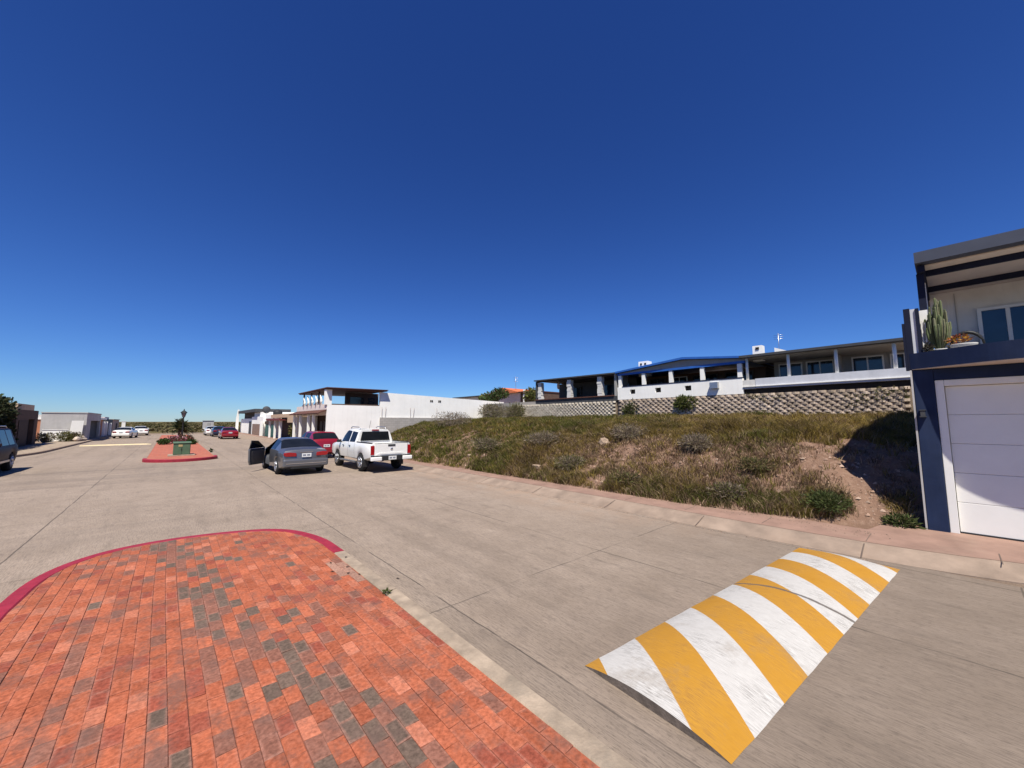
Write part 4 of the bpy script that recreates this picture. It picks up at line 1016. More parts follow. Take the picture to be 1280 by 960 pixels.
h = thing('green_garage_house', 'low white house with green garage shutter', 'house', (9.4, 60, .13))
W(B(9.95, 18, 56.6, 63.2, .1, 3.0), 'wall', M['white'], h); W(B(9.86, 9.94, 57.1, 62.6, .13, 1.75), 'shutter', M['green_door'], h)
W(MB().prism([(57.0, 1.76), (62.8, 1.76), (62.8, 2.1), (57.0, 2.55)], 'x', 9.80, 9.93), 'lintel', M['dark_brown'], h); W(B(9.3, 9.6, 62.65, 63.2, .13, 2.2), 'column', M['white'], h)
h = thing('brown_garage_house', 'white house with brown timber garage door', 'house', (9.4, 68, .13))
W(B(9.7, 18, 63.3, 73.5, .1, 2.85).box(10, 18, 66, 73.4, 2.86, 3.5), 'wall', M['white'], h); W(B(9.6, 9.69, 64.0, 72.0, .13, 1.75), 'garage_door', M['brown_door'], h)
h = thing('end_house', 'last white house on the right with dark canopy roof and slanted side wall', 'house', (9.2, 82, .13))
W(B(9.9, 18, 74, 88, .1, 2.6), 'wall', M['white'], h); W(MB().prism([(9.0, .13), (9.4, .13), (9.4, 4.3), (9.2, 4.3), (9.0, 2.6)], 'y', 86.5, 86.9), 'wing_wall', M['white'], h)
W(MB().prism([(9.2, 3.3), (14, 3.3), (14, 3.8), (9.2, 3.8)], 'y', 66.2, 66.0) if False else B(9.25, 14, 68, 86.4, 3.55, 4.0), 'roof', M['charcoal'], h)
W(B(10.2, 14, 74, 86, 2.61, 3.54), 'upper_wall', M['dark_brown'], h)
W(B(9.85, 9.895, 75, 77.5, .13, 2.1), 'door', M['charcoal'], h)
t = thing('satellite_dish', 'dark satellite dish on the white roof of the brown garage house', 'satellite dish', (10.3, 65.2, 2.85))
W(MB().tube([(10.3, 65.2, 2.85), (10.3, 65.2, 3.7)], .03, 6), 'mast', M['steel'], t); W(MB().lathe([(.02, 0), (.3, .05), (.52, .16), (.5, .19), (.28, .09), (.02, .04)], (10.3, 65.1, 3.8), 16, 'y'), 'dish', M['charcoal'], t)
t = thing('water_tank', 'black round water tank on the white garage roof', 'water tank', (10.7, 59.5, 3.0))
W(MB().lathe([(.5, 0), (.55, .1), (.55, .45), (.4, .6), (.15, .68)], (10.7, 59.5, 3.0), 18), 'tank', M['plastic'], t); W(MB().lathe([(.16, .68), (.16, .74), (.02, .76)], (10.7, 59.5, 3.0), 12), 'lid', M['plastic'], t)

# ---------------------------------------------------------------- left row
h = thing('garage_block', 'dark brown garage block with open doorway and tan upper storey', 'house', (-8.9, 51, .13))
W(B(-13, -9.2, 47.6, 54.0, .1, 3.05).box(-9.198, -8.9, 47.6, 51.0, .1, 3.05).box(-9.198, -8.9, 52.9, 54.0, .1, 3.05).box(-9.198, -8.9, 51.01, 52.89, 2.3, 3.05), 'wall', M['brownwall'], h)
W(B(-9.19, -9.17, 51.02, 52.88, .13, 2.29), 'doorway', M['dark'], h); W(B(-8.895, -8.86, 48.2, 50.7, .15, 2.2), 'garage_door', M['dark_brown'], h)
W(B(-12.6, -9.85, 52.6, 58, 3.06, 3.66), 'upper_storey', M['tan'], h)
t = thing('hedge', 'tall dark hedge covering the house front at the left edge', 'hedge', (-9.2, 41.5, .13))
rs = random.Random(15); m_ = MB()
for k in range(26):
    yy = 36 + (k % 13) * .9; zz = .9 + (k // 13) * 1.7
    leaf_cloud(m_, (-9.2 + rs.uniform(-.1, .1), yy, zz + .2), (.5, .75, 1.05), 220, .22, [(.022, .032, .012), (.03, .04, .014), (.04, .042, .016)], rs, .35, .3)
W(m_, 'foliage', M['leaf'], t); W(B(-9.9, -9.25, 35.5, 47.4, .1, 3.2), 'branches', M['dark_brown'], t)
tree('tree', 'tree crown rising above the dark hedge at the left edge', (-10.2, 44.6, .1), 3.2, (.9, 1.3, .9), 900, .22, GREEN, 64)
h = thing('grey_block_building', 'bare grey block building with flat roof and dark street opening', 'building', (-6.7, 61, .13))
W(B(-9.85, -6.95, 61, 61.25, .1, 2.98).box(-9.85, -9.6, 61.26, 72, .1, 2.98).box(-6.94, -6.7, 61.0, 63.9, .1, 2.98).box(-6.94, -6.7, 63.91, 71.5, 2.2, 2.98).box(-6.94, -6.7, 71.51, 72, .1, 2.98).box(-9.58, -6.95, 71.7, 72, .1, 2.98), 'wall', M['greyrender'], h)
W(B(-9.9, -6.65, 60.95, 72.1, 2.985, 3.08), 'roof', M['greyrender'], h); W(B(-9.5, -9.4, 61.3, 71.6, .1, 2.9), 'back_wall', M['dark'], h)
o = MB().prism([(-7.85, .3), (-6.95, .3), (-6.86, 2.2), (-7.72, 2.2)], 'y', 60.72, 60.80).build('leaning_panel', M['white_clean'], None, (-7.3, 60.8, .3)); tag(o, 'large white panel leaning on the grey block building', 'panel')
t = thing('boundary_wall', 'low white wall in front of the grey block building', 'wall', (-8.6, 60.6, .13)); W(B(-9.6, -7.87, 60.5, 60.66, .1, 1.25), 'wall', M['white'], t); W(B(-9.62, -7.86, 60.46, 60.7, 1.252, 1.3), 'coping', M['white'], t)
for i, (x, y, r, lab) in enumerate(((-8.0, 58.4, (.8, .7, .5), 'yellow green roadside bush in front of the low white wall'), (-7.1, 58.9, (.6, .5, .45), 'olive bush among the rubble below the leaning white panel'), (-8.9, 57.2, (.6, .6, .45), 'grey bush beside the dark brown garage block'))):
    shrub('shrub', lab, (x, y, .1), r, 700, .16, OLIVE + ([(.12, .11, .03)] if i == 0 else GREY), 90 + i, 'bush', .2, 6, 4)
rs = random.Random(8)
for i, (x, y, lab) in enumerate(((-6.95, 58.2, 'pale rubble boulder nearest the road by the grey building'), (-7.5, 59.6, 'whitish boulder between the low wall and the olive bush'), (-9.1, 58.6, 'round tan boulder beside the grey bush at the brown garage'), (-6.75, 59.9, 'dusty boulder under the leaning white panel'))):
    o = MB().rock((0, 0, .2), (.36, .4, .3), rs, 0, (.46, .38, .31)).build('boulder', M['stone']); o.location = (x, y, .1); tag(o, lab, 'boulder', 'rubble by the grey building')
h = thing('terracotta_house', 'low terracotta house with white roof edge and blue door panel', 'house', (-7, 76, .13))
W(B(-14, -7.3, 72.4, 81, .1, 2.36), 'wall', M['terracotta'], h); W(B(-14.2, -6.95, 72.3, 81.2, 2.365, 2.6), 'roof_edge', M['white'], h); W(B(-7.29, -7.0, 72.5, 75.6, .13, 1.62), 'door_panel', M['bluedoor'], h)
W(B(-14, -8, 74, 80, 2.61, 2.95), 'roof_room', M['greyrender'], h)
for yc in (76.4, 79.2): W(B(-6.9, -6.65, yc - .2, yc + .2, .13, 2.1), 'post', M['white'], h)
h = thing('charcoal_house', 'charcoal painted house with white pillar past the terracotta house', 'house', (-7, 85, .13))
W(B(-14, -7.0, 81.4, 90, .1, 2.45), 'wall', M['charcoal'], h); W(B(-6.98, -6.7, 84.4, 85.0, .13, 1.9), 'pillar', M['white'], h); W(B(-13, -7.4, 84, 89, 2.46, 2.8), 'roof_room', M['pinkwhite'], h)
h = thing('peach_house', 'small peach house at the far end of the left row', 'house', (-6.9, 97, .0))
W(B(-14, -7.2, 92, 103, -.02, 2.4), 'wall', M['peach'], h); W(B(-7.19, -7.15, 97.5, 99.5, 0, 1.8), 'doorway', M['dark_brown'], h); W(B(-14.1, -7.1, 91.9, 103.1, 2.405, 2.5), 'roof_edge', M['tan'], h)
h = thing('gate_pillar', 'white pillar standing at the far left road end', 'pillar', (-6.5, 104, 0)); W(B(-6.9, -6.4, 104, 104.6, -.02, 2.1), 'shaft', M['white'], h); W(B(-6.95, -6.35, 103.95, 104.65, 2.105, 2.2), 'cap', M['white'], h)

# ---------------------------------------------------------------- on the far median
t = thing('transformer_box', 'green utility transformer box on a concrete pad on the far median', 'utility box', (.6, 29.6, .146))
W(B(.0, 1.2, 29.2, 30.4, .14, .20), 'pad', M['concrete'], t)
W(B(.22, .98, 29.5, 30.2, .202, .86), 'cabinet', M['box_green'], t, .015); W(MB().prism([(29.44, .862), (30.25, .862), (30.25, .93), (29.46, .90)], 'x', .19, 1.01), 'lid', M['box_green'], t)
W(B(.245, .59, 29.475, 29.498, .23, .83).box(.61, .955, 29.475, 29.498, .23, .83), 'door', M['box_green'], t); W(B(.44, .62, 29.462, 29.474, .66, .78), 'warning_label', M['label_yellow'], t)
W(B(.57, .60, 29.455, 29.474, .45, .56), 'handle', M['black_iron'], t)
t = thing('street_lamp', 'black post lamp with lantern head on the far median', 'street lamp', (1.0, 52.8, .146))
W(MB().lathe([(.16, 0), (.16, .25), (.10, .35), (.075, .6), (.055, 1.4), (.05, 2.3), (.09, 2.36), (.05, 2.42)], (1.0, 52.8, .146), 12), 'post', M['black_iron'], t)
W(MB().lathe([(.10, 2.42), (.22, 2.86), (.20, 2.88)], (1.0, 52.8, .146), 6, smooth=False), 'lantern', M['lantern_glass'], t)
m_ = MB().lathe([(.30, 2.88), (.27, 2.93), (.10, 3.08), (.05, 3.12), (.05, 3.18), (.015, 3.28)], (1.0, 52.8, .146), 6, smooth=False)
for k in range(6):
    a = 6.283 * k / 6; m_.tube([(1 + .10 * math.cos(a), 52.8 + .10 * math.sin(a), 2.566), (1 + .22 * math.cos(a), 52.8 + .22 * math.sin(a), 3.02)], .015, 5)
W(m_, 'lantern_cap', M['black_iron'], t)

t = thing('palm', 'short bushy palm behind the post lamp on the far median', 'palm', (.85, 54.5, .146)); rs = random.Random(21)
MB().tube([(0, 0, -.05), (.03, 0, .5), (0, .02, 1.15)], [.26, .22, .19], 10).build('trunk', M['bark'], t)
m_ = MB()
for k in range(70):
    a = rs.uniform(0, 6.28); el = rs.uniform(-.25, 1.4); L = rs.uniform(.95, 1.35)
    pts = []
    for i in range(7):
        f = i / 6; rr = L * f * math.cos(el) * (1 - .1 * f); zz = 1.15 + L * f * math.sin(el) - .42 * f * f * math.cos(el)
        pts.append(Vector((math.cos(a) * rr, math.sin(a) * rr, zz)))
    c = rs.choice(((.035, .045, .016), (.028, .038, .014), (.06, .06, .024)))
    side = Vector((-math.sin(a), math.cos(a), 0))
    for i in range(1, 7):
        p = pts[i]; d = (pts[i] - pts[i - 1]).normalized()
        for sg in (-1, 1):
            for q in (0, .5):
                b0 = p - d * .08 * q; tip = b0 + side * sg * .34 * (1.1 - i / 9) + d * .2 - Vector((0, 0, .06))
                m_.add([b0 - d * .04, b0 + d * .05, tip], [(0, 1, 2)], 0, False, c)
    m_.tube(pts, [.015, .014, .012, .01, .008, .006, .003], 4, col=c)
m_.build('fronds', M['leaf'], t)
PINKF = [(.42, .12, .16), (.50, .30, .32), (.06, .08, .025), (.12, .05, .03)]
shrub('shrub', 'dark green clipped bush left behind the transformer box', (-.25, 44.5, .14), (.5, .6, .22), 700, .12, GREEN, 101, 'bush', .3, 5, 4)
shrub('shrub', 'dark green bush right behind the transformer box', (1.5, 43.6, .14), (.4, .6, .2), 600, .12, GREEN, 102, 'bush', .3, 5, 4)
shrub('shrub', 'pink flowering bush in the middle of the far median', (.45, 46.0, .14), (.8, 1.0, .34), 900, .12, PINKF, 103, 'bush', .4, 5, 5)
shrub('shrub', 'reddish flowering bush below the post lamp', (1.0, 49.5, .14), (.8, .9, .3), 800, .12, [(.25, .06, .06), (.08, .07, .03), (.05, .06, .02)], 104, 'bush', .4, 5, 5)
shrub('weed', 'small weed on the right kerb of the far median', (2.05, 31.4, .15), (.09, .12, .09), 60, .08, GREEN, 105, 'weed', .3, 3, 2)
shrub('weed', 'small weed tuft sprouting at the joint of the near median kerb', (1.98, 4.42, .13), (.035, .035, .025), 44, .035, [(.06, .09, .02), (.09, .10, .03)], 106, 'weed', .2, 3, 2)

t = thing('utility_cabin', 'pale grey utility cabin standing out on the scrub plain', 'cabin', (6.6, 112, 0))
W(B(5.6, 7.5, 112, 114, -.03, 2.25), 'cabin_wall', M['greyrender'], t); W(B(5.5, 7.6, 111.9, 114.1, 2.255, 2.36), 'roof', M['greywall'], t); W(B(6.3, 6.9, 111.96, 111.995, 0, 1.8), 'door', M['greywall'], t)

# scrub on the plain
rs = random.Random(17); m_ = MB()
for k in range(2600):
    Y = 92 * math.exp(rs.random() * 2.2); X = rs.uniform(-.22, .2) * Y + rs.uniform(-3, 3)
    if abs(X - 6.5) < 1.6 and Y < 113: continue
    if abs(X + 8) < 7 and Y < 108: continue
    s = rs.uniform(.3, .75) * (1 + Y / 700)
    c = rs.choice(((.105, .090, .034), (.085, .075, .027), (.13, .10, .048), (.07, .066, .024)))
    vs_, fs_ = [], []
    for j in range(9):
        a = rs.uniform(0, 6.28); q = rs.uniform(.2, 1) * s
        p = Vector((X + math.cos(a) * q, Y + math.sin(a) * q, rs.uniform(.1, .8) * s)); e = .45 * s
        d = Vector((rs.uniform(-1, 1), rs.uniform(-1, 1), rs.uniform(0, 1))).normalized(); s2 = d.cross(Vector((0, 0, 1))).normalized()
        o0 = len(vs_); vs_ += [p - s2 * e, p + d * e, p + s2 * e, p - d * e * .8]; fs_.append((o0, o0 + 1, o0 + 2, o0 + 3))
    kq = rs.uniform(.8, 1.2); m_.add(vs_, fs_, 0, False, tuple(v * kq for v in c))
o = m_.build('scrubland', M['leaf']); tag(o, 'olive scrub covering the flat plain beyond the road end', 'scrub', kind='stuff')

# ---------------------------------------------------------------- speed humps
def hump(label, p0, p1, wid, hgt, mt, end=.0):
    d = Vector((p1[0] - p0[0], p1[1] - p0[1])); L = d.length; ang = math.atan2(d.y, d.x)
    nx_, ny_ = 60, 18; v, f = [], []
    for i in range(nx_ + 1):
        for j in range(ny_ + 1):
            u = i / nx_ * L; w = j / ny_ * wid
            k = min(1, (L - u) / .5 + .02) ** .5
            z = hgt * math.sin(math.pi * j / ny_) ** .85 * k * (.62 + .38 * min(1, u / 1.0))
            wo = (float(vnoise(u * 6, 3.3, 1, 5)) - .5) * .008 if j in (0, ny_) else 0
            v.append((u, w + wo, z + .003))
    nv = len(v)
    for i in range(nx_):
        for j in range(ny_):
            a = i * (ny_ + 1) + j; f.append((a, a + ny_ + 1, a + ny_ + 2, a + 1))
    mb = MB().add(v, f, 0, True)
    e = [(0, j / ny_ * wid, -.01) for j in range(ny_ + 1)]
    mb.add([v[j] for j in range(ny_ + 1)] + e, [(j, j + 1, ny_ + 2 + j, ny_ + 1 + j) for j in range(ny_)], 1)
    o = mb.build('speed_hump', [mt, mat('dark_concrete_edge', (.15, .122, .10), rough=.95, var=.4, scale=14, bump=.5)]); o.location = (p0[0], p0[1], 0); o.rotation_euler = (0, 0, ang)
    return tag(o, label, 'speed bump')
hump('speed bump with slanted yellow and white stripes across the near right lane', (2.72, 1.04), (7.92, .62), 1.20, .115, M['paint_hump'])
M['cream_paint'] = mat('faded_cream_paint', (.62, .50, .30), rough=.7, var=.2, scale=3, bump=.2)
hump('faded cream speed bump across the far left lane', (-5.7, 49.2), (-1.2, 49.0), .9, .08, M['cream_paint'])

# ---------------------------------------------------------------- vehicles
def wheel(parent, x, y, r, w, side, spokes=5, name='wheel'):
    mb = MB().lathe([(r * .62, -w / 2), (r * .9, -w / 2), (r, -w * .32), (r, w * .32), (r * .9, w / 2), (r * .62, w / 2)], (x, y, r), 26, 'x')
    tyre = mb.build(name, M['tyre'], parent)
    rb = MB(); xo = x + side * (w / 2 + .004)
    rb.lathe([(r * .63, -.01), (r * .63, .012), (r * .55, .012), (r * .53, -.03)] if side > 0 else [(r * .63, .01), (r * .63, -.012), (r * .55, -.012), (r * .53, .03)], (xo, y, r), 24, 'x')
    for k in range(spokes * 2):
        a = 6.283 * k / (spokes * 2) + (.16 if k % 2 else -.16); c, s = math.cos(a), math.sin(a)
        rb.tube([(xo + side * .006, y + c * r * .08, r + s * r * .08), (xo + side * .004, y + c * r * .58, r + s * r * .58)], [r * .09, r * .07], 5)
    rb.lathe([(r * .13, -.01), (r * .13, .014), (.01, .016)] if side > 0 else [(r * .13, .01), (r * .13, -.014), (.01, -.016)], (xo + side * .004, y, r), 12, 'x')
    rb.build('rim', M['rim'], tyre)

def car(name, label, loc, rotz, keys, zb, wheels, R_, paint, glass, skip=None, tw=.21, cat='car', seams=()):
    """keys: y, half width, z mid, z belt, x6, z6, x7, z7, z8; glass: list of (part, j set, y0, y1, side)"""
    t = thing(name, label, cat, loc, rotz)
    K = np.array(keys, float); ks = K[:, 0]
    ysx = set(ks.tolist())
    for g in glass: ysx |= {g[2], g[3]}
    for yw in wheels:
        for q in (-1.12, -1.1, -.95, -.75, -.5, -.25, 0, .25, .5, .75, .95, 1.1, 1.12): ysx.add(yw + q * R_)
    if skip: ysx |= {skip[0], skip[1]}
    Y = np.array(sorted(y for y in ysx if ks[0] <= y <= ks[-1])); Y = Y[np.insert(np.diff(Y) > .012, 0, True)]
    if Y[-1] < ks[-1]: Y = np.append(Y, ks[-1])
    I = lambda c: np.interp(Y, ks, K[:, c])
    hw, zm, zbelt, x6, z6, x7, z7, z8 = (I(c) for c in range(1, 9))
    rings = []
    for i, y in enumerate(Y):
        arch = 0
        for yw in wheels:
            d = abs(y - yw)
            if d < R_ * 1.11: arch = max(arch, R_ + math.sqrt(max(0, (R_ * 1.11) ** 2 - d * d)))
        edge = min(y - ks[0], ks[-1] - y); lift = max(0, .14 - edge * .35)
        zlow = max(zb + lift, arch); zl2 = max(zb + lift + .07, arch + .004); zmm = max(zm[i], arch + .05)
        h_ = hw[i]
        half = [(0, max(zb + lift, arch * .9)), (.78 * h_, zlow), (.965 * h_, zl2), (h_, zmm), (.985 * h_, max(zbelt[i] - .07, zmm + .02)), (.94 * h_, max(zbelt[i], zmm + .03)), (x6[i], z6[i]), (x7[i], z7[i]), (0, z8[i])]
        rings.append([(x, y, z) for x, z in half])
    for ys_ in seams:
        for sg in (1, -1):
            if skip and sg == -1 and skip[0] - .05 <= ys_ <= skip[1] + .05: continue
            i = int(np.clip(np.searchsorted(Y, ys_) - 1, 0, len(Y) - 2)); f_ = (ys_ - Y[i]) / (Y[i + 1] - Y[i])
            pt = [tuple(a_ + (b_ - a_) * f_ for a_, b_ in zip(rings[i][j], rings[i + 1][j])) for j in (2, 3, 4, 5)]
            q = [(sg * (p[0] + .003), p[1] + dy_, p[2]) for dy_ in (-.006, .006) for p in pt]
            MB().add(q, [(0, 1, 5, 4), (1, 2, 6, 5), (2, 3, 7, 6)]).build('door_seam', M['plastic'], t)
    parts = {}
    def put(key, vs_): parts.setdefault(key, MB()).add(vs_, [(0, 1, 2, 3)], 0, True)
    for i in range(len(Y) - 1):
        ym = (Y[i] + Y[i + 1]) / 2
        for j in range(8):
            for sg in (1, -1):
                q = [(sg * a[0], a[1], a[2]) for a in (rings[i][j], rings[i][j + 1], rings[i + 1][j + 1], rings[i + 1][j])]
                key = 'body'
                for g in glass:
                    if j in g[1] and g[2] <= ym <= g[3]: key = g[0] + ('|%d' % sg if g[0] == 'side_window' else '')
                    if key != 'body' and g[0] == 'side_window' and key.startswith('side') and g[2] <= ym <= g[3] and j in g[1]: key = 'side_window|%d|%.2f' % (sg, g[2])
                if skip and sg == -1 and skip[0] <= ym <= skip[1] and j in (2, 3, 4, 5) : continue
                put(key, q)
    for e in (0, -1):
        r = rings[e]; full = [(p[0], p[1], p[2]) for p in r] + [(-p[0], p[1], p[2]) for p in r[-2:0:-1]]
        parts['body'].add(full, [tuple(range(len(full)))], 0, False)
    def fin(mb, nm, mt, par):
        me_o = mb.build(nm, mt, par)
        bm = bmesh.new(); bm.from_mesh(me_o.data); bmesh.ops.remove_doubles(bm, verts=bm.verts, dist=.0008); bmesh.ops.recalc_face_normals(bm, faces=bm.faces); bm.to_mesh(me_o.data); bm.free()
        me_o.data.set_sharp_from_angle(angle=R(42)); return me_o
    for key, mb in parts.items():
        nm = key.split('|')[0]
        fin(mb, nm, M[paint] if nm == 'body' else M['car_glass'], t)
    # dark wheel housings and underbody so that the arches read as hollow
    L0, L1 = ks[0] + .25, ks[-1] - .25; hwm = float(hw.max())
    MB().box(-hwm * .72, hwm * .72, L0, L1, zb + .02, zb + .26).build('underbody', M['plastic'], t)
    for yw in wheels:
        for sg in (-1, 1): wheel(t, sg * (hwm - tw / 2 - .015), yw, R_, tw, sg)
    return t

def plate(t, y, z, w=.34, hh=.15, face=-1):
    p = MB().box(-w / 2, w / 2, y, y + .012 * -face, z, z + hh).build('licence_plate', M['plate'], t)
    m_ = MB(); x = -w * .38
    for k in range(7):
        if k != 3: m_.box(x, x + w * .075, y + face * .004, y + face * .001, z + hh * .3, z + hh * .72)
        x += w * .11
    m_.build('plate_lettering', M['plate_text'], p)
def mirrors(t, y, x, z, m, only=None):
    for sg in ((-1, 1) if only is None else (only,)):
        MB().box(sg * (x - .02), sg * (x + .17), y - .05, y + .06, z, z + .13).box(sg * (x - .08), sg * x, y - .02, y + .03, z - .02, z + .05).build('mirror', m, t, (0, 0, 0), .02)

# silver grey coupe with its left door open
SK = [(-2.25, .72, .60, .80, .62, .84, .35, .86, .87), (-2.17, .82, .60, .90, .74, .955, .42, .985, 1.0), (-1.55, .88, .60, .95, .77, 1.0, .44, 1.03, 1.045), (-.70, .885, .60, .96, .60, 1.31, .50, 1.365, 1.385),
      (.05, .885, .60, .96, .60, 1.34, .50, 1.40, 1.415), (.28, .885, .60, .96, .595, 1.31, .50, 1.37, 1.39), (1.05, .88, .60, .95, .76, .975, .44, 1.0, 1.01), (1.9, .84, .56, .80, .68, .86, .4, .89, .90), (2.2, .74, .52, .66, .58, .72, .35, .74, .75), (2.27, .62, .5, .6, .5, .64, .3, .65, .66)]
t = car('coupe', 'silver grey coupe with its left door standing open', (4.14, 19.35, 0), R(0.5), SK, .20, (-1.30, 1.32), .325, 'silver_paint',
        [('rear_window', {6, 7}, -1.50, -.74), ('windshield', {6, 7}, .32, 1.02), ('side_window', {5}, -.82, -.02), ('side_window', {5}, .06, .80)], skip=(-.02, 1.0), seams=(-.05, 1.02))
MB().box(-.62, .62, -.9, 1.0, .5, .52).box(-.55, -.1, -.2, .35, .52, .68).box(.1, .55, -.2, .35, .52, .68).box(-.52, -.12, -.28, -.14, .66, 1.12).box(.12, .52, -.28, -.14, .66, 1.12).build('seats', M['plastic'], t, (0, 0, 0), .03)
MB().box(.84, .855, -.05, 1.0, .3, .9).build('door_lining', M['plastic'], t)
for sg in (-1, 1):
    m_ = MB().prism([(sg * .36, .735), (sg * .74, .74), (sg * .80, .80), (sg * .79, .885), (sg * .60, .90), (sg * .37, .87)], 'y', -2.285, -2.16)
    m_.build('taillight', M['tail'], t, (0, 0, 0), .012)
MB().box(-.82, .82, -2.31, -2.17, .33, .62).build('bumper', M['silver_paint'], t, (0, 0, 0), .05)
MB().box(-.72, .72, -2.322, -2.30, .455, .475).build('bumper_trim', M['chrome'], t)
MB().box(-.55, .55, -2.29, -2.2, .27, .335).build('diffuser', M['plastic'], t)
MB().box(-.24, .24, -2.262, -2.24, .885, .905).build('boot_trim', M['chrome'], t)
plate(t, -2.285, .70)
mirrors(t, .85, .84, .98, M['silver_paint'], 1)
# open door, swung about its front hinge
dr = thing('door_pivot', None, None, (0, 0, 0)); bpy.data.objects.remove(dr)
a = R(38); hx, hy = -.885, .98
def dpt(s, o, z): # s along the door from the hinge, o to its outside
    dx, dy = -math.sin(a), -math.cos(a); nx_, ny_ = -math.cos(a), math.sin(a)
    return (hx + dx * s + nx_ * o, hy + dy * s + ny_ * o, z)
def dslab(poly, o0, o1, mi=0, mb=None):
    mb = mb or MB(); n = len(poly); v = [dpt(s, o0, z) for s, z in poly] + [dpt(s, o1, z) for s, z in poly]
    return mb.add(v, [tuple(range(n)), tuple(range(n, 2 * n))] + [(i, (i + 1) % n, n + (i + 1) % n, n + i) for i in range(n)], mi)
low = [(0, .32), (.06, .27), (1.02, .28), (1.10, .45), (1.12, .9), (1.10, .965), (0, .96)]
door = dslab(low, .0, .07).build('door', M['silver_paint'], t, (0, 0, 0), .015)
dslab([(.05, .39), (.90, .38), (.96, .53), (.97, .86), (.05, .86)], -.014, -.001).build('door_lining', mat('grey_door_card', (.12, .11, .10), rough=.8, var=.2, bump=0), door)
m_ = MB(); pts = [dpt(.0, .03, .96), dpt(.52, .03, 1.26), dpt(.98, .03, 1.29), dpt(1.10, .03, .96)]
m_.tube(pts, .022, 6); m_.build('window_frame', M['plastic'], door)
dslab([(.08, .97), (.52, 1.245), (.96, 1.275), (1.075, .97)], .02, .03).build('pane', M['car_glass'], door)
m_ = MB(); dslab([(.1, .97), (.3, .97), (.31, 1.1), (.12, 1.1)], .09, .26, 0, m_); m_.build('mirror', M['silver_paint'], door, (0, 0, 0), .015)
dslab([(.85, .80), (1.0, .80), (1.0, .83), (.85, .83)], .071, .095).build('handle', M['chrome'], door)

# white pickup
PK = [(-2.50, .87, .80, 1.16, .80, 1.17, .78, 1.16, 1.16), (-2.44, .90, .80, 1.19, .82, 1.20, .79, .78, .78), (-.84, .90, .80, 1.20, .82, 1.205, .79, .78, .78), (-.80, .90, .80, 1.20, .70, 1.62, .60, 1.735, 1.755), (.50, .90, .80, 1.19, .68, 1.70, .58, 1.775, 1.80),
      (.70, .90, .80, 1.18, .67, 1.66, .57, 1.74, 1.765), (1.35, .89, .80, 1.14, .76, 1.17, .45, 1.19, 1.205), (2.25, .87, .75, 1.03, .72, 1.08, .4, 1.11, 1.12), (2.45, .80, .7, .9, .62, .95, .35, .98, .99), (2.52, .7, .66, .8, .52, .84, .3, .86, .87)]
t = car('pickup', 'white double cab pickup parked at the right kerb', (7.0, 18.15, 0), R(1.0), PK, .46, (-1.42, 1.45), .375, 'white_paint',
        [('windshield', {6, 7}, .74, 1.31), ('side_window', {5}, -.66, -.02), ('side_window', {5}, .06, .98)], tw=.24, cat='pickup truck', seams=(-.74, .02, 1.02))
MB().prism([(-.68, 1.255), (.68, 1.255), (.60, 1.655), (-.60, 1.655)], 'y', -.862, -.848).build('rear_window', M['car_glass'], t, (0, 0, 0), .004)
MB().box(-.16, .16, -.87, -.80, 1.70, 1.745).build('brake_light', M['tail'], t)
tg = MB().box(-.72, .72, -2.535, -2.49, .70, 1.185).build('tailgate', M['white_paint'], t, (0, 0, 0), .012)
MB().box(-.16, .16, -2.55, -2.534, 1.085, 1.155).build('handle', M['plastic'], tg)
MB().prism([(-.66, .745), (.66, .745), (.52, .83), (-.52, .83)], 'y', -2.548, -2.534).build('tailgate_crease', M['white_paint'], tg, (0, 0, 0), .006)
MB().lathe([(.055, 0), (.055, -.012), (.02, -.016)], (0, -2.536, .965), 14, 'y').build('badge', M['chrome'], tg)
MB().box(-.84, .84, -2.48, -.84, 1.207, 1.235).build('bed_rail_cap', M['plastic'], t)if False else MB().box(-.86, -.78, -2.48, -.86, 1.207, 1.232).box(.78, .86, -2.48, -.86, 1.207, 1.232).box(-.72, .72, -2.53, -2.48, 1.187, 1.205).build('bed_rail_cap', M['plastic'], t)
for sg in (-1, 1):
    MB().box(sg * .735, sg * .875, -2.53, -2.40, .74, 1.115).build('taillight', M['tail'], t, (0, 0, 0), .012)
    MB().box(sg * .45, sg * .90, -2.66, -2.50, .50, .66).build('bumper', M['white_paint'], t, (0, 0, 0), .03)
    MB().tube([(sg * .60, -.6, 1.76), (sg * .60, -.45, 1.85), (sg * .60, .35, 1.86), (sg * .60, .5, 1.80)], .022, 6).build('roof_rail', M['steel'], t)
    MB().box(sg * .80, sg * .93, -.85, .95, .33, .40).build('side_step', M['steel'], t, (0, 0, 0), .015)
    MB().box(sg * .905, sg * .925, -.28, -.12, 1.03, 1.06).build('handle', M['plastic'], t)
    MB().box(sg * .905, sg * .925, .5, .66, 1.02, 1.05).build('handle', M['plastic'], t)
    MB().box(sg * .68, sg * .89, -1.84, -1.81, .22, .50).build('mud_flap', M['plastic'], t)
MB().box(-.46, .46, -2.64, -2.5, .50, .69).build('bumper_step', M['plastic'], t, (0, 0, 0), .015)
MB().box(-.86, .86, -2.52, -2.47, .60, .70).build('bumper_gap', M['plastic'], t)
plate(t, -2.655, .53)
mirrors(t, 1.0, .88, 1.14, M['plastic'])
MB().tube([(.3, .6, 1.78), (.3, .45, 2.15)], .008, 5).build('antenna', M['plastic'], t)

